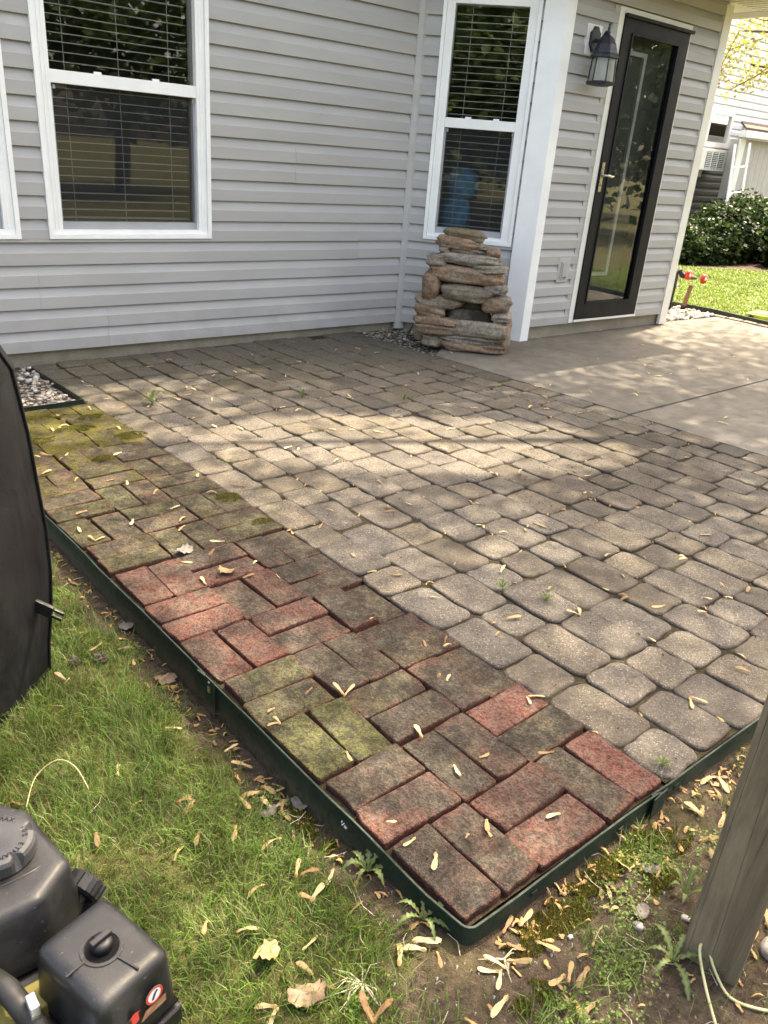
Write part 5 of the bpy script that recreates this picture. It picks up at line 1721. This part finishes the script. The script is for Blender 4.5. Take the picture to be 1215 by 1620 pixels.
# ------------------------------------------------------------------ weeds
def lobed_leaf(L, W, lobes, lift, droop, seed, jag=.75):
    rnd = random.Random(seed)
    n = lobes * 2 + 2
    V, F, Cc = [], [], []
    for i in range(n + 1):
        t = i / n
        w = W * (math.sin(PI * min(1, t * .9 + .08)) ** .8) * (1 if i % 2 else 1 - jag * (1 - t * .6))
        if i == n: w = .0005
        x = L * t - (0.018 * L if i % 2 else 0)
        z = lift * math.sin(PI * t * .75) - droop * t * t
        V += [(x, w * .5, z + w * .12), (L * t, 0, z - .001), (x, -w * .5, z + w * .12)]
        if i:
            k = (i - 1) * 3
            F += [(k, k + 1, k + 4), (k, k + 4, k + 3), (k + 1, k + 2, k + 5), (k + 1, k + 5, k + 4)]
    c = np.array((.085, .135, .035)) * rnd.uniform(.8, 1.35)
    cl = np.tile(c, (len(V), 1)); cl[1::3] = (.20, .24, .10)
    return tri_mesh('leaf', np.array(V), np.array(F), cl)


def weed(name, loc, n, L, W, label, lobes=5, lift=.03, droop=.02, a0=0, spread=6.283, jag=.75):
    r = empty(name, loc, 0, label, 'weed')
    for k in range(n):
        s = random.uniform(.7, 1.15)
        link('leaf', lobed_leaf(L * s, W * s, lobes, lift * random.uniform(.6, 1.4), droop * random.uniform(.3, 1.5), random.random(), jag), r, (0, 0, random.uniform(0, .004)),
             (0, 0, a0 + spread * (k + random.uniform(-.3, .3)) / n), M['leaf'])
    return r


def gz_(x, y): return (x, y, gh(x, y) + .004)


weed('dandelion', gz_(-.055, .235), 7, .060, .018, 'jagged dandelion growing against the edging left of the brick corner', 5, .035, .01)
weed('dandelion', gz_(-.045, .075), 6, .070, .015, 'long leaved dandelion against the edging nearest the corner', 6, .03, .02)
weed('dandelion', gz_(.29, -.27), 6, .075, .018, 'dandelion rosette on the soil left of the wooden post', 6, .03, .025)
weed('plantain_weed', gz_(.44, -.20), 5, .05, .013, 'smooth leaved plantain weed beside the wooden post', 4, .045, .0, jag=.1)
weed('patio_weed', (.82, 3.28, -.015), 8, .060, .022, 'leafy green weed between the far pavers near the mossy bricks', 4, .05, .0, jag=.4)
weed('patio_weed', (1.60, 3.01, -.008), 7, .05, .014, 'feathery weed between pavers below the house wall', 4, .05, .0, jag=.5)
weed('patio_weed', (.985, .85, -.002), 8, .035, .009, 'tiny green weed in a joint of the near pavers', 3, .03, .0, jag=.4)
weed('patio_weed', (1.06, .72, -.002), 6, .026, .008, 'tiniest green sprout between the near tan pavers', 3, .02, .0, jag=.3)
weed('patio_weed', (2.12, 2.72, -.002), 6, .035, .010, 'sprig of green weed in the middle of the patio', 3, .03, .0, jag=.3)
weed('patio_weed', (.70, .035, -.004), 6, .03, .010, 'small sprout in the edging corner beside the orange red brick', 3, .02, .0, jag=.3)

# ------------------------------------------------------------------ maple seeds
sam = []
for k in range(7):
    rnd = random.Random(300 + k)
    L = rnd.uniform(.042, .058); cz = rnd.uniform(-.006, .010); bend = rnd.uniform(-.010, .010)
    V, F = [], []
    st = [(0, .0022, .0020), (.07, .0044, .0030), (.15, .0050, .0030), (.24, .0036, .0014), (.34, .0040, .0004), (.5, .0060, .0003), (.68, .0074, .0003), (.84, .0072, .0003), (.94, .0054, .0003), (1.0, .0022, .0002)]
    for (t, w, th) in st:
        x = L * t; yb_ = bend * t * t; zb2 = cz * math.sin(PI * t) + .002
        tw_ = rnd.uniform(-.0012, .0012) * t
        V += [(x, yb_ + w * (.8 if t < .3 else .62), zb2 + tw_), (x, yb_, zb2 + th), (x, yb_ - w, zb2 - tw_), (x, yb_, zb2 - th)]
    for i in range(len(st) - 1):
        for j in range(4): F.append((i * 4 + j, i * 4 + (j + 1) % 4, (i + 1) * 4 + (j + 1) % 4, (i + 1) * 4 + j))
    F += [(3, 2, 1, 0), tuple((len(st) - 1) * 4 + j for j in range(4))]
    me = pydata('maple_seed', V, F, False); me.materials.append(M['samara']); sam.append(me)


TINTS = (('pale yellow', (0.4365, 0.352, 0.1901)), ('tan', (0.3379, 0.2358, 0.1126)), ('brown', (0.2042, 0.1162, 0.05632)))


def zone(x, y):
    """where a seed lies, in words"""
    if y > 0 and X0(y) < x < XI(y):
        r = int(y / PV); c = min(2, max(0, int((x - X0(y)) / .2235)))
        band = ['the bricks nearest the corner', 'the bricks behind the corner bricks', 'the greenest bricks', 'the grey green bricks', 'the pink bricks', 'the pink bricks', 'the farther pink bricks', 'the olive bricks', 'the olive bricks', 'the farther olive bricks', 'the brown red bricks', 'the brown red bricks'][r] if r < 12 else 'the mossiest far bricks'
        return band + [' along the left edging', ' in mid border', ' beside the pavers'][c]
    if y > 0 and XI(y) <= x < XO(y):
        f = (x - XI(y)) / (XO(y) - XI(y))
        d = math.hypot((x - 2.3) / .7, (y - 1.42) / .4)
        if d < 1: return 'the dark stained pavers'
        col = 'next to the bricks' if f < .2 else ('in the left half' if f < .5 else ('in the right half' if f < .85 else 'along the slab'))
        row = 'the pavers at the front edging' if y < .35 else ('the near pavers' if y < .9 else ('the pavers before the sunny patch' if y < 1.6 else ('the sunny pavers' if y < 2.5 else ('the pavers behind the sunny patch' if y < 3.3 else 'the dull pavers under the wall'))))
        return row + ' ' + col
    if y > 0 and x >= XO(y): return 'the slab in front of the open joint' if y < 1.9 else ('the slab near the fountain' if x < 4.2 else 'the slab before the storm door')
    if x > .05 and y < 0:
        return 'the soil' + (' at the front edging' if y > -.09 else (' between moss and post' if x < .40 else ' behind the post')) + (' by the corner' if x < .25 else (' past the joint tab' if x > .62 else ''))
    if y < .12: return 'the worn soil below the brick corner' if x > -.18 else 'the bottom grass beside the engine'
    if y < .75: return 'the weedy strip along the near edging' if x > -.17 else 'the grass between engine and edging'
    if y < 1.4: return 'the lawn below the black cover' if x < -.22 else 'the lawn strip by the edging joint'
    return 'the lawn strip right of the black cover'


def seeds(n, x0, x1, y0, y1, test, z, tilt=.12, smin=.75, smax=1.1, into=None):
    for x, y in scatter(n, x0, x1, y0, y1, test):
        me = sam[random.randrange(7)]
        s = random.uniform(smin, smax)
        eul = (random.gauss(0, tilt), random.gauss(0, tilt * .6), random.uniform(0, 6.283))
        zz = z(x, y)
        pair = random.random() < .12
        tn, tc = random.choices(TINTS, (4, 4, 1.5))[0]
        for q in range(2 if pair else 1):
            if into is not None:
                mt = Matrix.Translation((x, y, zz)) @ Matrix.Rotation(eul[2] + q * 1.3, 4, 'Z') @ Matrix.Scale(s, 4)
                into.add([mt @ v.co for v in me.vertices], [tuple(p.vertices) for p in me.polygons])
            else:
                o = link('maple_seed', me, None, (x, y, zz + q * .003), (eul[0], eul[1], eul[2] + q * 1.3))
                o.scale = (s, s, s)
                v_ = random.uniform(.85, 1.12)
                o.color = tuple(k * v_ for k in tc) + (1,)
                lb = ('twin ' if pair else '') + tn + ' maple seed on ' + zone(x, y)
                tag(o, lb, 'maple seed', lb.replace('maple seed', 'maple seeds'))


inb = lambda x, y: X0(y) + .02 < x < XI(y)
inp = lambda x, y: XI(y) < x < XO(y)
pz = lambda x, y: .003 - pdrop(x, y) * (x < XO(y))
lz = lambda x, y: gh(x, y) + random.uniform(.002, .018)
seeds(30, -.05, .70, .02, 1.6, inb, pz, .22, .55, 1.1)
seeds(30, -.15, .66, 1.6, 3.4, inb, pz)
seeds(52, .65, 2.2, .05, 1.7, inp, pz, .22, .5, 1.1)
seeds(34, .6, 3.2, 1.7, 4.2, inp, pz, smin=.7, smax=1.0)
seeds(14, 3.2, 5.5, .6, 3.3, lambda x, y: x > XO(y) + .05, pz)
seeds(62, .05, 1.2, -.45, -.03, lambda x, y: random.random() < .35 + .65 * (x > .3), lambda x, y: gh(x, y) + random.uniform(-.002, .010), .35, .7, 1.25)
seeds(54, -.38, .12, -.30, .75, lambda x, y: y < -.03 or x < X0(y) - .03, lz, .3, .75, 1.12)
seeds(30, -.62, -.05, .5, 2.6, lambda x, y: x < X0(y) - .03, lz, .3, .7, 1.0)
mb = MB()
seeds(80, .65, 6.8, .1, 4.2, lambda x, y: (x > XO(y) or y > 2.2), pz, into=mb)
o = mb.build('scattered_seeds', M['samara'], None); o.color = (.62, .48, .24, 1); tag(o, 'scattered small maple seeds and bits over the far paving', kind='stuff')
# broken and browned bits that gather along the edging, in the joints and on the soil
mb = MB()
for _ in range(620):
    u = random.random()
    if u < .30: x, y = random.uniform(.02, 1.3), -.03 - abs(random.gauss(0, .05))
    elif u < .50: y = random.uniform(0, 2.2); x = X0(y) - .03 - abs(random.gauss(0, .03))
    elif u < .62: x, y = random.uniform(-.3, 1.1), random.uniform(-.5, -.05)
    else:
        q = random.choice(pav); L = (.239 if q[4] else .161) * q[3]; W_ = .1625 * q[2]
        x, y = (q[0] - W_ / 2, q[1] + random.uniform(-.5, .5) * L) if random.random() < .5 else (q[0] + random.uniform(-.5, .5) * W_, q[1] - L / 2)
    z = -.004 - pdrop(x, y) if (y > 0 and x > X0(y)) else gh(x, y) + .003
    me = sam[random.randrange(7)]
    mt = Matrix.Translation((x, y, z)) @ Matrix.Rotation(random.uniform(0, 6.28), 4, 'Z') @ Matrix.Rotation(random.gauss(0, .4), 4, 'X') @ Matrix.Diagonal((random.uniform(.25, .6), random.uniform(.3, .8), .8, 1))
    mb.add([mt @ v.co for v in me.vertices], [tuple(p.vertices) for p in me.polygons])
o = mb.build('seed_fragments', M['samara'], None); o.color = (.40, .25, .11, 1); tag(o, 'broken brown seed bits along edging and in joints', kind='stuff')
# crumbs in the joints
mb = MB()
for _ in range(900):
    x, y = random.uniform(-.1, 3.2), random.uniform(0.02, 4.3)
    s = random.uniform(.0012, .0035)
    if not (X0(y) + .01 < x < XO(y)): continue
    if random.random() < .5: x, y = random.gauss(2.25, .35), random.gauss(1.45, .2)
    mb.add([(x - s, y - s, .002), (x + s, y - s * .4, .002), (x, y + s, .002), (x, y, .002 + s * 1.4)], [(0, 1, 3), (1, 2, 3), (2, 0, 3)])
tag(mb.build('soil_crumbs', M['joint']), 'small dark soil crumbs scattered on the paving', kind='stuff')
mb = MB()
for _ in range(1500):
    x, y = random.uniform(-.6, 1.3), random.uniform(-.6, .7)
    if y > -.03 and x > X0(y) - .03: continue
    if random.random() > soil_mask(x, y): continue
    s = random.uniform(.001, .0045); z = gh(x, y)
    mb.add([(x - s, y - s, z), (x + s, y - s * .4, z), (x, y + s, z), (x, y, z + s * 1.3)], [(0, 1, 3), (1, 2, 3), (2, 0, 3)])
tag(mb.build('soil_crumbs', M['stone_grey']), 'small grit and stones in the bare soil', kind='stuff')
mb = MB()
for _ in range(420):
    x, y = random.uniform(-.5, 1.2), random.uniform(-.55, 1.8)
    if y > -.03 and x > X0(y) - .03: continue
    if random.random() > soil_mask(x, y) + .15: continue
    a = random.uniform(0, 6.28); L = random.uniform(.015, .06); z = gh(x, y) + random.uniform(.004, .016)
    mb.tube([(x, y, z), (x + L * .5 * math.cos(a), y + L * .5 * math.sin(a), z + .004), (x + L * math.cos(a + .3), y + L * math.sin(a + .3), z)], .0007, 3, False)
tag(mb.build('straw_litter', M['root']), 'thin dry straw and root litter on the soil', kind='stuff')


# ------------------------------------------------------------------ loose odds and ends
def crumple(name, loc, s, mat, label, cat_, seed):
    rnd = random.Random(seed)
    N_ = 7
    V, F = [], []
    for i in range(N_):
        for j in range(N_):
            u, v = (i / (N_ - 1) - .5), (j / (N_ - 1) - .5)
            rr = 1 - .35 * abs(mnoise.noise(Vector((math.atan2(u, v) * 1.3, seed, 0))))
            n = mnoise.noise(Vector((u * 4 + seed, v * 4, 0)))
            V.append((u * s * rr, v * s * .7 * rr, .003 + s * (.16 * n + .8 * u * u * rnd.uniform(.6, 1))))
    for i in range(N_ - 1):
        for j in range(N_ - 1):
            if (i in (0, N_ - 2) and j in (0, N_ - 2)): continue
            F.append((i * N_ + j, (i + 1) * N_ + j, (i + 1) * N_ + j + 1, i * N_ + j + 1))
    me = pydata(name, V, F, True)
    mn = min(v[2] for v in V)
    for v in me.vertices: v.co.z -= mn - .001
    o = link(name, me, None, loc, (rnd.gauss(0, .15), rnd.gauss(0, .15), rnd.uniform(0, 6)), mat)
    o.color = (.32, .215, .115, 1)
    return tag(o, label, cat_)


crumple('dead_leaf', (.20, 1.62, .004), .07, M['greyleaf'], 'crumpled pale grey dead leaf in the middle of the brick border', 'leaf', 1)
crumple('dead_leaf', (.26, 1.42, .003), .06, M['samara'], 'curled tan dead leaf on the pinkish bricks', 'leaf', 2)
crumple('dead_leaf', (-.09, 1.42, gh(-.09, 1.42) + .01), .05, M['greyleaf'], 'withered brown grey leaf beside the edging below the cover buckle', 'leaf', 3)
crumple('dead_leaf', (-.10, 1.12, gh(-.1, 1.12) + .008), .06, M['deadleaf'], 'curled brown dead leaf by the edging joint', 'leaf', 4)
crumple('dead_leaf', (-.05, .50, gh(-.05, .5) + .01), .045, M['greyleaf'], 'grey dead leaf leaning on the edging beside the green bricks', 'leaf', 5)
crumple('dead_leaf', (-.12, .52, gh(-.12, .52) + .008), .045, M['greyleaf'], 'flat grey dead leaf in the chickweed near the edging', 'leaf', 6)
crumple('dead_leaf', (-.32, .20, gh(-.32, .2) + .02), .06, M['samara'], 'curled pale tan leaf on the lawn near the engine', 'leaf', 7)
crumple('dead_leaf', (-.30, .09, gh(-.30, .09) + .012), .07, M['deadleaf'], 'brown dead leaf at the bottom edge of the lawn', 'leaf', 8)
crumple('dead_leaf', (.33, -.17, gh(.33, -.17) + .005), .04, M['greyleaf'], 'dark grey leaf on the soil in front of the moss', 'leaf', 9)
crumple('dead_leaf', (.44, -.12, gh(.44, -.12) + .006), .035, M['greyleaf'], 'shrivelled grey leaf among seeds behind the moss', 'leaf', 10)
for k, (x, y, s) in enumerate(((-.225, 1.27, .022), (-.295, 1.30, .018))):
    r_ = empty('pine_cone', (x, y, gh(x, y) + .018), k, ['open dark pine cone in the grass right of the cover', 'small dark cone nearest the black cover'][k], 'cone')
    for j in range(10):
        a = j * 2.4; z = (j / 10 - .5) * s * 1.1
        MB().add([(0, 0, z), (s * math.cos(a - .35) * .8, s * math.sin(a - .35) * .8, z + .004), (s * math.cos(a), s * math.sin(a), z + .007), (s * math.cos(a + .35) * .8, s * math.sin(a + .35) * .8, z + .004), (0, 0, z - .004)],
                 [(0, 1, 2, 3), (4, 3, 2, 1)]).build('scale', M['cone'], r_)
for k, (x, y, s, lb) in enumerate(((.475, -.375, .055, 'pale rounded stone at the foot of the wooden post'), (.53, -.40, .03, 'small grey stone behind the post foot'), (.30, -.185, .022, 'dark pebble on the soil below the moss'), (.17, -.12, .012, 'white chip of gravel in the moss'), (.02, -.28, .018, 'reddish flat stone on the bare soil'), (.40, -.23, .018, 'bluish grey pebble near the plantain weed'))):
    me = rock_mesh('stone', s, s * .8, s * .6, 200 + k, .15, 0, 3, 2.6)
    o = link('small_stone', me, None, (x, y, gh(x, y) + s * .18), (0, 0, k), M['stone_grey']); tag(o, lb, 'stone')


def stem(name, pts, r, mat, label, cat_):
    P_ = [Vector(p) for p in pts]; out = []
    for i in range(len(P_) - 1):
        p0, p1, p2, p3 = P_[max(i - 1, 0)], P_[i], P_[i + 1], P_[min(i + 2, len(P_) - 1)]
        for t in (0, .25, .5, .75):
            out.append(.5 * ((2 * p1) + (p2 - p0) * t + (2 * p0 - 5 * p1 + 4 * p2 - p3) * t * t + (3 * p1 - p0 - 3 * p2 + p3) * t ** 3))
    out.append(P_[-1])
    o = MB().tube(out, r, 6).build(name, mat, smooth=True)
    return tag(o, label, cat_)


g3 = lambda x, y, h: (x, y, gh(x, y) + h)
stem('plant_stem', [g3(.235, -.40, .004), g3(.275, -.345, .02), g3(.315, -.30, .045), g3(.335, -.30, .05), g3(.325, -.335, .02), g3(.315, -.375, .006), g3(.335, -.42, .006), g3(.37, -.45, .004)], .0028, M['stem_pale'], 'pale green stem looped at the foot of the wooden post', 'stem')
stem('plant_stem', [g3(.50, -.345, .03), g3(.54, -.37, .05), g3(.58, -.41, .02)], .003, M['stem_pale'], 'short pale stem behind the wooden post', 'stem')
stem('plant_stem', [g3(-.57, .80, .03), g3(-.53, .86, .05), g3(-.48, .86, .07), g3(-.45, .83, .06), g3(-.44, .78, .03)], .0013, M['stem_pale'], 'arching dry stem over the lawn beside the fuel cap', 'stem')


def root_tuft(loc, n, L, label, name='dry_roots'):
    r = empty(name, loc, 0, label, 'roots')
    for k in range(n):
        a = random.uniform(0, 6.28); l = L * random.uniform(.5, 1.1)
        MB().tube([(0, 0, .004), (l * .5 * math.cos(a), l * .5 * math.sin(a), .012), (l * math.cos(a + random.gauss(0, .3)), l * math.sin(a + random.gauss(0, .3)), random.uniform(.0, .006))], [.0016, .0012, .0005], 4).build('root', M['root'], r)
    return r


root_tuft(g3(-.21, .05, .002), 14, .065, 'bleached tuft of dry roots on the soil by the lawn')
root_tuft(g3(.03, -.075, .002), 7, .045, 'branching dry root under the brick corner')
for k, (x, y) in enumerate(((-.035, .345),)):
    r_ = empty('dandelion_clock', g3(x, y, .0), 0, ['white dandelion seed head against the edging', 'flattened white seed head on the lawn'][k], 'seed head')
    MB().tube([(0, 0, 0), (.004, .002, .03), (.006, .0, .05)], .0016, 5).build('stalk', M['stem_pale'], r_)
    hd = MB()
    rr = random.Random(k)
    for j in range(70):
        d_ = Vector((rr.gauss(0, 1), rr.gauss(0, 1), rr.gauss(0, 1))).normalized()
        a_ = d_.orthogonal().normalized(); c0 = Vector((.006, 0, .052)); p_ = c0 + d_ * .014
        hd.add([c0, p_ + a_ * .0012, p_ - a_ * .0012], [(0, 1, 2)])
    hd.build('seed_fluff', M['fluff'], r_)['kind'] = 'stuff'
